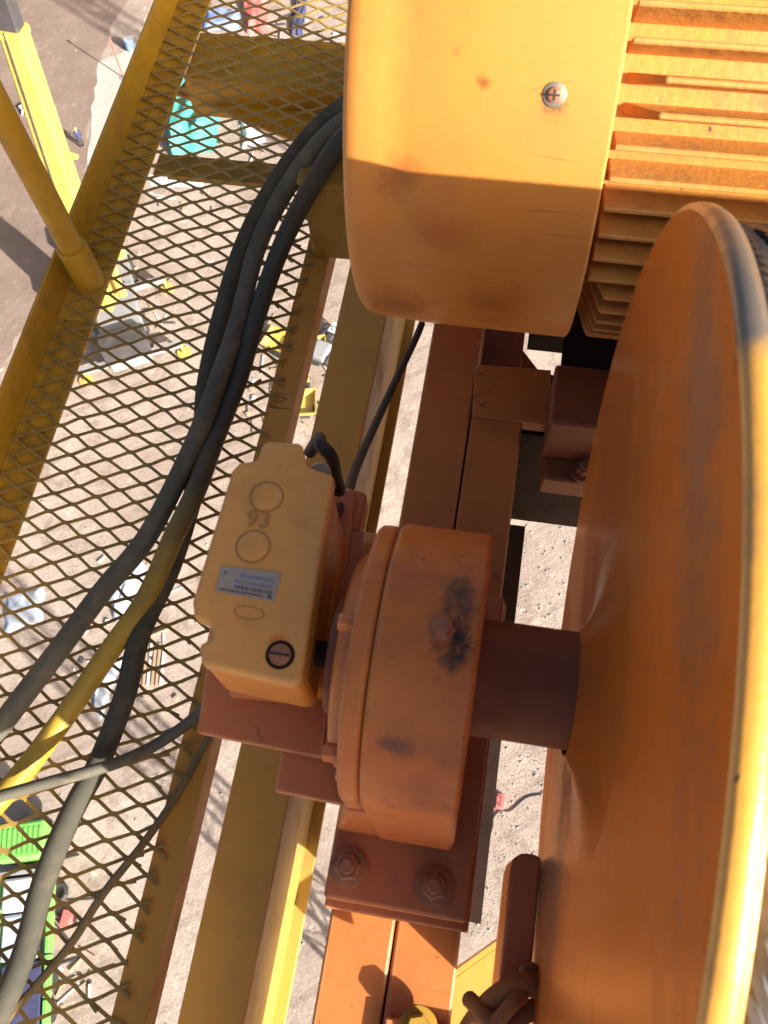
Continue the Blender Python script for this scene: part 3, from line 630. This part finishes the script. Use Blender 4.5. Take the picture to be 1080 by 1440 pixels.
# bracket that carries the switch
bk = thing('switch_bracket', 'reddish steel bracket plate carrying the limit switch', 'bracket', (-0.17, 0.16, zl-0.150))
zk = zl-0.1425
a_, b_, c_, d_ = at(277,1030,CAMZ-zk), at(452,1066,CAMZ-zk), at(500,690,CAMZ-zk), at(330,660,CAMZ-zk)
bp = obj('mounting_plate', MB().prism([p-Vector((0,0,0.008)) for p in (a_, b_, c_, d_)], (0,0,0.008)), 'red', bk, bevel=0.0015)
z2 = zk-0.012
P4 = [at(386,1112,CAMZ-z2), at(494,1134,CAMZ-z2), at(560,760,CAMZ-z2), at(455,735,CAMZ-z2)]
obj('carrier_plate', MB().prism([Vector((p.x,p.y,z2-0.012)) for p in P4], (0,0,0.012)), 'red', bk, bevel=0.0015)
obj('carrier_leg', MB().box((-0.1095, 0.10, zf+0.0005), (-0.1005, 0.30, z2-0.0125)), 'red', bk) if False else None
obj('gusset', MB().box((-0.105, 0.25, z2-0.115), (-0.079, 0.262, z2-0.0125)), 'red', bk)
p = at(328, 970, CAMZ-zk); obj('slot_hole', MB().lathe([(0,0.0048),(0.0006,0.0048)], (p.x,p.y,zk), 'Z', 20), 'black', bp)
p = at(331, 973, CAMZ-zk); obj('bolt_end', MB().lathe([(0,0.0032),(0.003,0.0030)], (p.x,p.y,zk+0.0005), 'Z', 14), 'steel', bp)
p = at(372, 975, CAMZ-zk); obj('switch_foot', MB().prism([(p.x-0.028,p.y-0.010,zk),(p.x+0.026,p.y-0.006,zk),(p.x+0.03,p.y+0.03,zk),(p.x-0.03,p.y+0.03,zk)], (0,0,0.016)), 'red', bk, bevel=0.005, seg=3)
p = at(435, 965, CAMZ-zk); hexbolt(bk, (p.x, p.y, zk), 0.008, 0.009, 'bolt')
p = at(496, 705, CAMZ-z2); obj('plate_lug', MB().prism([(p.x-0.012,p.y-0.03,z2-0.03),(p.x+0.012,p.y-0.03,z2-0.03),(p.x+0.012,p.y+0.012,z2-0.03),(p.x-0.012,p.y+0.016,z2-0.03)], (0,0,0.03)), 'red', bk, bevel=0.005)

# ================================================================== CABLES
def cable(name, label, pix, r, mt, group=None, seg=14):
    pts = [at(x, y, d) for x, y, d in pix]
    pts = [p+Vector((random.gauss(0,0.0022), random.gauss(0,0.0022), 0)) for p in pts]; pts = spline(pts, 8); o_ = pts[len(pts)//2].copy()
    o = obj(name, MB().tube(pts, r, seg), mt, loc=o_); return tag(o, label, 'cable', group)
TBp = (TX0+0.075, TY+0.085)
cable('power_cable', 'thick black rubber power cable lying lowest, running under the other two', [(540,120,1.23),(462,168,1.24),(392,248,1.34),(340,345,1.44),(310,450,1.474),(291,545,1.476),(283,640,1.476),(268,720,1.476),(240,800,1.476),(205,890,1.476),(176,975,1.476),(138,1070,1.476),(103,1140,1.472),(68,1235,1.474),(30,1350,1.476),(-20,1460,1.476),(-60,1540,1.476)], 0.0185, 'rubber')
cable('power_cable', 'thick dusty black power cable curving along the toe board side', [(545,140,1.21),(470,182,1.22),(413,252,1.32),(366,345,1.42),(336,450,1.452),(312,525,1.444),(283,600,1.442),(247,680,1.460),(202,760,1.474),(148,830,1.476),(85,915,1.476),(28,985,1.476),(-40,1070,1.476),(-120,1160,1.476)], 0.0185, 'rubber_dusty')
cable('power_cable', 'thick power cable smeared with yellow paint between the two black ones', [(545,150,1.19),(482,196,1.19),(434,265,1.29),(393,350,1.40),(363,450,1.452),(340,530,1.466),(303,620,1.458),(277,690,1.438),(243,760,1.438),(202,840,1.462),(151,920,1.474),(92,1010,1.476),(22,1100,1.476),(-60,1190,1.476)], 0.0185, 'rubber_yellow')
cable('control_cable', 'thin dusty cable laid across the thick power cables towards the girder', [(-40,1130,1.43),(10,1117,1.43),(70,1100,1.425),(130,1082,1.425),(185,1065,1.45),(235,1037,1.478),(285,995,1.45),(330,930,1.35),(380,850,1.30)], 0.0095, 'rubber_dusty', seg=10)
cable('earth_wire', 'thin brown wire lying slantwise over the mesh edge bar', [(330,985,1.40),(292,1042,1.47),(255,1105,1.485),(205,1180,1.488),(150,1258,1.488),(95,1330,1.488),(35,1405,1.486),(-30,1480,1.486)], 0.0065, 'thin', seg=8)
cable('switch_lead', 'thin black lead dropping from the motor to the limit switch', [(592,455,1.10),(581,478,1.09),(556,540,1.04),(528,605,0.97),(500,660,0.88),(486,692,0.80),(478,715,0.76),(466,740,0.72)], 0.0052, 'black', seg=8)
cable('conduit_hose', 'short black hose bent round the limit switch corner', [(436,634,0.72),(444,618,0.685),(455,622,0.665),(464,645,0.675),(470,668,0.70),(472,690,0.725)], 0.0058, 'black', seg=10)

# ================================================================== BRAKE BRACKET AND LASHING BESIDE THE FLANGE
DK = 0.93; zk2 = CAMZ-DK
kb = thing('brake_bracket', 'dark orange upright bracket with rounded end beside the drum flange', 'bracket', (0.078, 0.0, zk2-0.12))
pr = [(0.064,-0.055),(0.092,-0.055),(0.092,0.080),(0.085,0.082),(0.073,0.081),(0.066,0.076),(0.064,0.066)]
obj('bracket_body', MB().prism([(x_, y_, zk2-0.10) for x_, y_ in pr], (0,0,0.10)), 'red', kb, bevel=0.003, seg=3)
obj('bracket_base', MB().box((-0.036, -0.30, zf+0.0005), (0.090, -0.083, zf+0.014)), 'frame', kb, bevel=0.002)
p = at(757,1375,DK-0.002); obj('pin_hole', MB().lathe([(-0.001,0.011),(0.002,0.011)], (p.x,p.y,zk2), 'Z', 20), 'black', kb)
p = at(744,1366,DK-0.02); obj('pin', MB().lathe([(0,0.0085),(0.024,0.0085),(0.027,0.006)], (p.x,p.y,zk2), 'Z', 18), 'shaft', kb)
lh = thing('rope_lashing', 'brown fibre rope lashing knotted round the bracket pin', 'rope', at(715,1425,0.93))
def lash(pts, r): 
    obj('rope_loop', MB().tube(spline([at(x, y, d) for x, y, d in pts], 7), r, 10), 'hemp', lh)
lash([(648,1470,0.95),(672,1432,0.93),(700,1402,0.905),(735,1385,0.895),(768,1392,0.905),(780,1420,0.92)], 0.0105)
lash([(660,1405,0.93),(680,1425,0.905),(700,1445,0.90),(720,1475,0.91)], 0.0075)
lash([(690,1450,0.90),(705,1430,0.89),(722,1410,0.885),(735,1400,0.89)], 0.0065)
lash([(700,1470,0.93),(722,1440,0.915),(752,1418,0.915),(775,1430,0.92),(770,1465,0.93)], 0.0085)
p = at(588,1446,1.005)
cl = thing('clamp_bolt', 'yellowish bolt head on the clamp plate at the end of the beam', 'bolt', (p.x, p.y, zf+0.014))
obj('bolt_head', MB().lathe([(0.0,0.013),(0.016,0.013),(0.018,0.011)], (p.x,p.y,zf+0.0145), 'Z', 6, a0=0.3), 'olive', cl, smooth=False)
obj('washer', MB().lathe([(0.0,0.019),(0.004,0.019)], (p.x,p.y,zf+0.0142), 'Z', 24), 'olive', cl)

# ================================================================== FAR BELOW: MOBILE CRANE
def frame_of(a, b, up=(0,0,1)):
    t = (Vector(b)-Vector(a)); L_ = t.length; t.normalize(); s_ = t.cross(Vector(up)).normalized(); u_ = s_.cross(t); return t, s_, u_, L_
def beam(a, b, w_, h_, w2=None, h2=None, up=(0,0,1), ch=0.18):
    """chamfered box beam from a to b"""
    w2 = w2 or w_; h2 = h2 or h_; t, s_, u_, L_ = frame_of(a, b, up); P = []
    for c, ww, hh in ((Vector(a), w_, h_), (Vector(b), w2, h2)):
        k = ch
        for x_, y_ in ((-1,-1+k),(-1+k,-1),(1-k,-1),(1,-1+k),(1,1-k),(1-k,1),(-1+k,1),(-1,1-k)): P.append(c+s_*x_*ww/2+u_*y_*hh/2)
    return MB().add(P, [tuple(range(7,-1,-1)), tuple(range(8,16))]+[(i,(i+1)%8,8+(i+1)%8,8+i) for i in range(8)])
B0, B1 = at(146,425,44.6), at(17,38,27.0); dirb = (B1-B0)
mc = thing('mobile_crane', 'yellow telescopic mobile crane with its boom raised beside the tower', 'crane', (B0.x, B0.y, GZ))
upb = (0.0,-1.0,0.35)
obj('boom_section', beam(B0, B1, 1.55, 1.35, 1.10, 0.95, upb), 'fyellow', mc, smooth=False)
B2 = B1+dirb.normalized()*7; 
obj('inner_boom', beam(B1-dirb.normalized()*0.6, B2, 0.90, 0.78, 0.86, 0.74, upb), 'fdark', mc, smooth=False)
t, s_, u_, L_ = frame_of(B0, B1, upb)
obj('boom_collar', beam(B1-t*0.35, B1-t*0.05, 1.20, 1.05, 1.20, 1.05, upb), 'fyellow', mc, smooth=False)
sg = 1 if (s_.x > 0) else -1
for f_, ww in ((0.62,0.5),(0.30,0.95)):
    c = B0+dirb*f_; obj('boom_bracket', beam(c+s_*sg*0.5, c+s_*sg*(0.75+ww), 0.34, 0.3, 0.22, 0.2, t), 'fyellow', mc, smooth=False)
obj('boom_seam', beam(B0+dirb*0.1+u_*0.70-s_*sg*0.3, B1+u_*0.50-s_*sg*0.2, 0.05, 0.10, None, None, upb), 'fdark', mc, smooth=False)
for f_ in (0.15,0.34,0.55,0.76,0.9):
    c = B0+dirb*f_; ww = 1.55-0.45*f_
    obj('boom_weld_strip', beam(c-t*0.04, c+t*0.04, ww+0.05, ww*0.84+0.05, None, None, upb), 'fyellow', mc, smooth=False)
r0, r1 = B0+s_*sg*1.45+t*1.0, B0+dirb*0.31+s_*sg*1.0
obj('lift_ram', MB().tube([r0, r0.lerp(r1,0.55)], 0.27, 12), 'fyellow', mc); obj('ram_rod', MB().tube([r0.lerp(r1,0.55), r1], 0.14, 10), 'fchrome', mc)
def wheel(par, c, r, wd, axis):
    c = Vector(c); a = Vector(axis).normalized()
    q = a.to_track_quat('Z','Y')
    ty = obj('wheel', MB().lathe([(-wd/2,r*0.6),(-wd/2,r*0.9),(-wd*0.35,r),(wd*0.35,r),(wd/2,r*0.9),(wd/2,r*0.6)], (0,0,0), 'Z', 18).xf(lambda p: c+q@p), 'ftyre', par)
    obj('hub', MB().lathe([(-wd*0.42,r*0.6),(wd*0.42,r*0.6)], (0,0,0), 'Z', 14).xf(lambda p: c+q@p), 'fgrey', ty)
cd = Vector((0.45,-0.89,0)).normalized(); cs = Vector((cd.y,-cd.x,0))
def obox(c, l, wd, z0, z1, d=cd, s=cs):
    c = Vector((c.x, c.y, 0)); P = [c+d*l/2*i+s*wd/2*j for i, j in ((-1,-1),(1,-1),(1,1),(-1,1))]
    if (P[1]-P[0]).cross(P[2]-P[1]).z < 0: P.reverse()
    return MB().prism([Vector((p.x,p.y,z0)) for p in P], (0,0,z1-z0))
cc = Vector((B0.x+0.2, B0.y+0.6, GZ))
obj('chassis', obox(cc+cd*-1.0, 9.5, 2.6, GZ+0.7, GZ+1.5), 'fgrey', mc, bevel=0.08)
obj('slew_deck', obox(cc+cd*0.5, 4.2, 2.7, GZ+1.55, GZ+2.4), 'fgrey', mc, bevel=0.1)
obj('counterweight', obox(cc+cd*3.0, 1.3, 2.9, GZ+1.5, GZ+3.0), 'fdark', mc, bevel=0.1)
obj('operator_cab', obox(cc+cd*-0.5+cs*1.6, 2.0, 0.95, GZ+1.6, GZ+3.3), 'fyellow', mc, bevel=0.1)
obj('driver_cab', obox(cc+cd*-5.2, 1.6, 2.6, GZ+0.8, GZ+2.6), 'fyellow', mc, bevel=0.15)
for f_ in (-4.6,-3.2,0.6,2.0):
    for sd in (-1, 1): wheel(mc, cc+cd*f_+cs*sd*1.2+Vector((0,0,0.6)), 0.6, 0.45, cs)
for f_ in (-2.2, 3.2):
    for sd in (-1, 1):
        e_ = cc+cd*f_+cs*sd*3.2
        og = obj('outrigger', beam(cc+cd*f_+cs*sd*1.2+Vector((0,0,1.0)), e_+Vector((0,0,1.0)), 0.4, 0.35), 'fgrey', mc, smooth=False)
        obj('outrigger_leg', MB().lathe([(0,0.45),(0.12,0.45),(0.13,0.12),(1.0,0.12)], e_, 'Z', 12), 'fyellow', og)

# ------------------------------------------------------------------ people (seen small, from above)
def person(px, py, label, shirt, trousers, face=0.0, h=1.72):
    c = gp(px, py); k = h/1.72; pr = thing('person', label, 'person', c)
    q = Matrix.Rotation(face, 3, 'Z')
    def T_(p): return c+q@(Vector(p)*k)
    rings = [(0.86,0.165,0.12),(1.0,0.17,0.115),(1.15,0.185,0.12),(1.32,0.215,0.125),(1.42,0.20,0.11),(1.47,0.09,0.075),(1.53,0.06,0.06),(1.57,0.075,0.085),(1.63,0.082,0.10),(1.69,0.072,0.09),(1.73,0.03,0.04)]
    mb = MB(); vs_ = []
    for z_, a_, b_ in rings:
        for i in range(12): vs_.append(T_((a_*math.cos(2*math.pi*i/12), b_*math.sin(2*math.pi*i/12), z_)))
    mb.add(vs_, [(i*12+j, i*12+(j+1)%12, (i+1)*12+(j+1)%12, (i+1)*12+j) for i in range(len(rings)-1) for j in range(12)]+[tuple(range((len(rings)-1)*12, len(rings)*12))])
    for sd in (-1, 1):
        mb.tube([T_(p) for p in ((0.085*sd,0.0,0.90),(0.10*sd,0.03,0.50),(0.10*sd,-0.02,0.09))], [0.088*k,0.062*k,0.045*k], 8)
        mb.tube([T_(p) for p in ((0.10*sd,-0.06,0.04),(0.11*sd,0.17,0.035))], [0.045*k,0.04*k], 8)
        mb.tube([T_(p) for p in ((0.20*sd,0,1.40),(0.27*sd,-0.02,1.12),(0.24*sd,0.16,0.92),(0.24*sd,0.22,0.86))], [0.055*k,0.045*k,0.034*k,0.04*k], 8)
    obj('body', mb, 'fskin', pr)
    j = MB(); vs_ = []
    for z_, a_, b_ in ((0.80,0.185,0.14),(1.0,0.185,0.13),(1.15,0.20,0.135),(1.32,0.23,0.14),(1.43,0.215,0.125),(1.48,0.10,0.085)):
        for i in range(12): vs_.append(T_((a_*math.cos(2*math.pi*i/12), b_*math.sin(2*math.pi*i/12), z_)))
    j.add(vs_, [(i*12+jj, i*12+(jj+1)%12, (i+1)*12+(jj+1)%12, (i+1)*12+jj) for i in range(5) for jj in range(12)])
    for sd in (-1, 1): j.tube([T_(p) for p in ((0.19*sd,0,1.42),(0.27*sd,-0.02,1.12),(0.245*sd,0.13,0.95))], [0.07*k,0.058*k,0.05*k], 8)
    obj('jacket', j, shirt, pr)
    tr = MB()
    for sd in (-1, 1): tr.tube([T_(p) for p in ((0.085*sd,0.0,0.92),(0.10*sd,0.03,0.50),(0.10*sd,-0.02,0.08))], [0.105*k,0.078*k,0.062*k], 8)
    obj('trousers', tr, trousers, pr)
    obj('safety_helmet', MB().lathe([(1.64*k,0.135*k),(1.655*k,0.125*k),(1.72*k,0.105*k),(1.77*k,0.06*k),(1.785*k,0.01)], c, 'Z', 14), 'fyellow', pr)
person(117, 207, 'person in dark clothes and yellow helmet standing on the pale concrete path', 'fnavy', 'fdark', 0.6)

# ------------------------------------------------------------------ red pole, blue drum, junk by the path
c = gp(174,110)
rp = thing('marker_pole', 'thin red upright pole beside the concrete path', 'pole', c)
obj('shaft', MB().tube([c, c+Vector((0,0,3.1))], 0.05, 8), 'frust', rp); obj('base_plate', MB().lathe([(0,0.3),(0.08,0.3)], c, 'Z', 12), 'fgrey', rp); obj('flag_tip', MB().lathe([(3.1,0.09),(3.3,0.09),(3.35,0.02)], c, 'Z', 8), 'fred', rp)
def tarp(name, label, cat, poly, h, mt, group=None, bump=0.12, n=14, par=None):
    """lumpy sheet draped over a heap; poly = four photo pixels, height h"""
    A, B, D_, E_ = [gp(*p) for p in poly]; ph = [random.uniform(0,6.28) for _ in range(6)]
    vs_ = []
    for i in range(n+1):
        for j in range(n+1):
            u_, v_ = i/n, j/n; p = A.lerp(B,u_).lerp(E_.lerp(D_,u_),v_)
            ed = min(u_,1-u_,v_,1-v_); e1 = min(1, ed/0.16); e1 = math.sin(e1*math.pi/2)
            z_ = h*e1*(1+bump*(math.sin(9*u_+ph[0])*math.cos(7*v_+ph[1])+0.6*math.sin(17*u_+ph[2]+8*v_)))+0.03
            p = p+Vector((math.sin(11*v_+ph[3])*0.10, math.sin(12*u_+ph[4])*0.10, 0)); vs_.append((p.x, p.y, GZ+z_))
    nn_ = len(vs_); mb = MB(); F = [(i*(n+1)+j, (i+1)*(n+1)+j, (i+1)*(n+1)+j+1, i*(n+1)+j+1) for i in range(n) for j in range(n)]
    a = Vector(vs_[F[0][1]])-Vector(vs_[F[0][0]]); b = Vector(vs_[F[0][3]])-Vector(vs_[F[0][0]])
    if a.cross(b).z < 0: F = [tuple(reversed(f)) for f in F]
    mb.add(vs_, F)
    # flat underside so that the heap is closed
    mb.add([(p.x,p.y,GZ+0.01) for p in (A,B,D_,E_)], [(3,2,1,0)])
    c_ = (A+B+D_+E_)/4
    o = obj(name, mb, mt, loc=(c_.x, c_.y, GZ)); return tag(o, label, cat, group)
tarp('tarpaulin_heap', 'rounded teal tarpaulin stretched over a tall heap of material', 'tarpaulin', [(246,124),(312,122),(304,214),(238,218)], 1.7, 'fteal')
tarp('tarpaulin', 'crumpled blue sheet spread on the ground beyond the cross channel', 'tarpaulin', [(290,12),(338,16),(336,44),(284,42)], 0.35, 'fblue')
tarp('tarpaulin', 'long red sheet lying beside the blue one', 'tarpaulin', [(338,-8),(372,-6),(382,50),(348,46)], 0.5, 'fred')
tarp('tarpaulin', 'navy strip of sheeting lying past the red sheet', 'tarpaulin', [(418,-5),(432,-5),(424,50),(408,50)], 0.3, 'fnavy')
tarp('tarpaulin', 'pinkish red sheet beyond the teal heap under the diagonal brace', 'tarpaulin', [(370,158),(410,172),(400,190),(366,178)], 0.35, 'fred')
tarp('tarpaulin', 'white sheeting bunched on the ground near the terminal box', 'tarpaulin', [(400,128),(482,126),(486,150),(430,150)], 0.4, 'fwhite')
tarp('tarpaulin', 'flat white sheet lying just below the dark cross bar', 'tarpaulin', [(205,246),(288,250),(286,264),(212,262)], 0.12, 'fwhite')
tarp('tarpaulin', 'white crumpled sheet between the teal heap and the red sheet', 'tarpaulin', [(340,150),(362,160),(374,200),(342,210)], 0.3, 'fwhite')
tarp('tarpaulin', 'pale blue sheet on the earth beneath the yellow smeared cable', 'tarpaulin', [(125,965),(152,910),(172,925),(140,1015)], 0.25, 'fpale')
tarp('tarpaulin', 'pale blue crumpled sheet under the mesh where the cables part', 'tarpaulin', [(150,835),(190,770),(205,800),(165,885)], 0.3, 'fpale')
tarp('tarpaulin', 'bluish white sheet on the earth beside the lit mesh strands', 'tarpaulin', [(8,835),(62,825),(58,880),(5,890)], 0.2, 'fpale')
tarp('tarpaulin', 'small white sack lying on the packed earth beside the boom', 'sack', [(30,148),(38,150),(40,164),(31,162)], 0.35, 'fwhite')
c = gp(185, 70); bd = thing('barrel', 'blue barrel standing beyond the red pole', 'barrel', c)
obj('barrel_body', MB().lathe([(0,0.36),(0.3,0.36),(0.32,0.38),(0.6,0.38),(0.62,0.36),(0.92,0.36)], c, 'Z', 18), 'fblue', bd); obj('barrel_lid', MB().lathe([(0.92,0.34),(0.95,0.34)], c, 'Z', 18), 'fpale', bd)
c = gp(178, 72); 
# bundle of timber and bars near (210,930)
pa = thing('timber_bundle', 'bundle of pale sawn laths lying on the earth under the mesh', 'timber', gp(214,935))
for k in range(7):
    a, b = gp(196+k*6, 905), gp(190+k*6, 965); a.z = b.z = GZ+0.06
    obj('lath', beam(a, b, 0.12, 0.10, ch=0.05), 'fplank' if k % 3 else 'fwhite', pa, smooth=False)
# small red transformer box on gravel with its lead
c = gp(703,1128); rb = thing('red_tool_box', 'small red box standing on the gravel with a black lead', 'box', c)
obj('box_body', MB().box((c.x-0.22,c.y-0.36,GZ),(c.x+0.22,c.y+0.36,GZ+0.42)), 'fred', rb, bevel=0.04); obj('handle', MB().tube(spline([(c.x,c.y-0.2,GZ+0.42),(c.x,c.y-0.15,GZ+0.56),(c.x,c.y+0.15,GZ+0.56),(c.x,c.y+0.2,GZ+0.42)],4), 0.03, 8), 'fdark', rb)
o = obj('black_lead', MB().tube(spline([gp(x, y, 0.05) for x, y in ((762,1117),(740,1122),(718,1140),(704,1140),(694,1150),(692,1165),(680,1195),(660,1225))], 6), 0.04, 6), 'fdark', loc=gp(700,1150)); tag(o, 'black lead winding over the gravel from the red box', 'cable')

def litter(name, label, n_, mt, boxes):
    mb = MB()
    for k in range(n_):
        x0_, y0_, x1_, y1_ = random.choice(boxes); c_ = gp(random.uniform(x0_, x1_), random.uniform(y0_, y1_)); q_ = Matrix.Rotation(random.random()*3.14, 3, 'Z')
        l_, w_ = random.choice(((0.5,0.06),(0.9,0.08),(0.3,0.2),(0.2,0.12),(1.4,0.07))); h_ = random.uniform(0.03,0.15)
        mb.box((c_.x-l_/2, c_.y-w_/2, GZ+0.005), (c_.x+l_/2, c_.y+w_/2, GZ+h_), q_, c_)
    tag(obj(name, mb, mt, smooth=False), label, 'litter', kind='stuff')
LB = [(230,0,480,60),(210,130,480,300),(100,780,260,1000),(330,440,480,600),(120,380,240,480),(60,1180,130,1430)]
litter('timber_litter', 'scattered offcuts of timber littering the yard', 90, 'fplank', LB)
litter('steel_litter', 'scattered dark scraps of steel littering the yard', 80, 'fdark', LB)
litter('paper_litter', 'scattered white scraps littering the yard', 70, 'fwhite', LB)
# ------------------------------------------------------------------ yellow site dumpers (motor tricycles)
def dumper(px, py, rot, label, mt='fyellow', bucket=True, k=1.0):
    c = gp(px, py); t_ = thing('site_dumper', label, 'dumper', c, 'small dumpers parked on the site'); q = Matrix.Rotation(rot, 3, 'Z')
    def X_(mb): return mb.xf(lambda p: c+q@(p*k))
    obj('chassis', X_(MB().box((-0.30,-1.35,0.32),(0.30,1.25,0.46))), 'fdark', t_)
    if bucket:
        obj('skip', X_(MB().add([(-0.62,-1.25,0.5),(0.62,-1.25,0.5),(0.62,0.1,0.5),(-0.62,0.1,0.5),(-0.78,-1.45,1.05),(0.78,-1.45,1.05),(0.78,0.35,1.05),(-0.78,0.35,1.05),(-0.72,-1.38,1.05),(0.72,-1.38,1.05),(0.72,0.28,1.05),(-0.72,0.28,1.05),(-0.57,-1.2,0.6),(0.57,-1.2,0.6),(0.57,0.05,0.6),(-0.57,0.05,0.6)],
            [(3,2,1,0),(0,1,5,4),(1,2,6,5),(2,3,7,6),(3,0,4,7),(4,5,9,8),(5,6,10,9),(6,7,11,10),(7,4,8,11),(8,9,13,12),(9,10,14,13),(10,11,15,14),(11,8,12,15),(12,13,14,15)])), mt, t_, smooth=False)
    else: obj('engine', X_(MB().box((-0.5,-1.2,0.5),(0.5,0.1,1.0))), 'fgrey', t_, bevel=0.08)
    obj('seat', X_(MB().box((-0.22,0.42,0.62),(0.22,0.85,0.78))), 'fdark', t_, bevel=0.04)
    obj('fender', X_(MB().box((-0.32,0.95,0.75),(0.32,1.75,0.86))), mt, t_, bevel=0.05)
    obj('handlebar', X_(MB().tube(spline([(-0.42,0.95,1.08),(-0.25,1.2,1.12),(0.25,1.2,1.12),(0.42,0.95,1.08)],4), 0.03, 6)), 'fdark', t_)
    for p in ((-0.62,-0.8),(0.62,-0.8),(0,1.4)): wheel(t_, c+q@(Vector((p[0],p[1],0.36))*k), 0.36*k, 0.22*k, q@Vector((1,0,0)))
dumper(384,486, 1.3, 'yellow site dumper parked between the mesh edge and the black cables')
dumper(430,566, 0.2, 'yellow site dumper showing its front wheel in the gap beside the girder')
dumper(458,494, -0.3, 'white grey dumper standing in the gap beside the girder', 'fwhite', False)
dumper(446,488, 0.3, 'yellow site dumper half hidden by the edge bar', 'fyellow', True, 0.8)

# ------------------------------------------------------------------ green truck
tc = gp(28, 1290); td = (gp(52,1168)-gp(40,1420)).normalized(); td.z = 0; td.normalize(); ts = Vector((td.y,-td.x,0))
tk = thing('green_truck', 'light green lorry with grey cargo and dark covered tailboard', 'truck', Vector((tc.x,tc.y,GZ)))
tcx = gp(88,1300)
edge = tcx - ts*1.25
def tbx(l0, l1, s0, s1, z0, z1):
    P = [edge+td*l+ts*s for l, s in ((l0,s0),(l1,s0),(l1,s1),(l0,s1))]
    if (P[1]-P[0]).cross(P[2]-P[1]).z < 0: P.reverse()
    return MB().prism([Vector((p.x,p.y,GZ+z0)) for p in P], (0,0,z1-z0))
obj('chassis', tbx(-5.0,4.6,-0.45,0.45,0.6,0.9), 'fdark', tk)
cb = obj('cab', tbx(2.9,4.7,-1.2,1.2,0.8,2.75), 'fgreen', tk, bevel=0.18)
for k in range(9): obj('roof_rib', tbx(3.15,4.35,-1.0+k*0.25-0.03,-1.0+k*0.25+0.05,2.75,2.79), 'fgreen', cb)
obj('windscreen', tbx(4.68,4.73,-1.0,1.0,1.7,2.5), 'fglass', cb)
bed = obj('cargo_bed', tbx(-5.0,2.5,-1.2,1.2,0.95,1.1), 'fgrey', tk)
for k in range(4): obj('side_panel', tbx(-4.95+k*1.87,-4.95+k*1.87+1.80,1.08,1.28,1.1,1.75), 'fgreen', tk, bevel=0.04)
for k in range(4): obj('side_panel', tbx(-4.95+k*1.87,-4.95+k*1.87+1.80,-1.28,-1.08,1.1,1.75), 'fgreen', tk, bevel=0.04)
obj('headboard', tbx(2.35,2.5,-1.2,1.2,1.1,2.2), 'fgrey', tk); obj('tailboard', tbx(-5.12,-5.0,-1.2,1.2,1.1,1.75), 'fwhite', tk)
for f_ in (3.8,-2.4,-3.7):
    for sd in (-1,1): wheel(tk, edge+td*f_+ts*sd*1.0+Vector((0,0,0.5)), 0.5, 0.35, ts)
def cargo(name, label, l0, l1, s0, s1, h, mt):
    o = obj(name, tbx(l0,l1,s0,s1,1.105,1.105+h), mt, loc=edge+td*(l0+l1)/2, bevel=0.12); return tag(o, label, 'cargo')
cargo('cargo_pack', 'white wrapped cargo pack on the lorry bed behind its cab', 0.7, 2.2, -1.0, 0.9, 0.9, 'fwhite')
cargo('cargo_pack', 'pale grey cargo pack in the middle of the lorry bed', -1.4, 0.6, -1.0, 0.7, 0.7, 'fpale')
cargo('cargo_pack', 'navy covered cargo at the tail of the lorry bed', -4.8, -1.5, -1.0, 1.0, 0.55, 'fnavy')
c = gp(83,1255); ty = thing('spare_tyre', 'old tyre lying flat on the earth beside the lorry', 'tyre', c)
obj('tyre_ring', MB().tube([(c.x+0.38*math.cos(a), c.y+0.38*math.sin(a), GZ+0.14) for a in [2*math.pi*k/20 for k in range(21)]], 0.15, 8, cap=False), 'ftyre', ty)
c = gp(96,1292); o = obj('red_crate', MB().box((c.x-0.25,c.y-0.4,GZ),(c.x+0.25,c.y+0.4,GZ+0.35)), 'fred', loc=c, bevel=0.03); tag(o, 'small red crate on the ground next to the green lorry side', 'crate')

# ------------------------------------------------------------------ lattice masts whose shadows cross the yard
def mast(x_, y_, h_, s_, label):
    b = Vector((x_, y_, GZ)); t_ = thing('tower_mast', label, 'mast', b); r_ = s_/2
    for i, j in ((-1,-1),(1,-1),(1,1),(-1,1)): obj('mast_leg', MB().box((x_+i*r_-0.09,y_+j*r_-0.09,GZ),(x_+i*r_+0.09,y_+j*r_+0.09,GZ+h_)), 'fyellow', t_, smooth=False)
    mb = MB(); n_ = int(h_/1.5)
    for k in range(n_):
        z0, z1 = GZ+k*1.5, GZ+(k+1)*1.5
        for (a, b2) in (((-1,-1),(1,-1)),((1,-1),(1,1)),((1,1),(-1,1)),((-1,1),(-1,-1))):
            if k % 2: a, b2 = b2, a
            mb.tube([(x_+a[0]*r_,y_+a[1]*r_,z0),(x_+b2[0]*r_,y_+b2[1]*r_,z1)], 0.05, 5, cap=False); mb.tube([(x_+a[0]*r_,y_+a[1]*r_,z0),(x_+b2[0]*r_,y_+b2[1]*r_,z0)], 0.04, 5, cap=False)
    obj('lattice_bracing', mb, 'fyellow', t_, smooth=False)
mast(13.0, 31.0, 44.0, 1.8, 'yellow lattice tower mast rising beyond the motor')
mast(4.8, -6.6, 44.5, 1.8, 'yellow lattice tower mast under the winch platform')
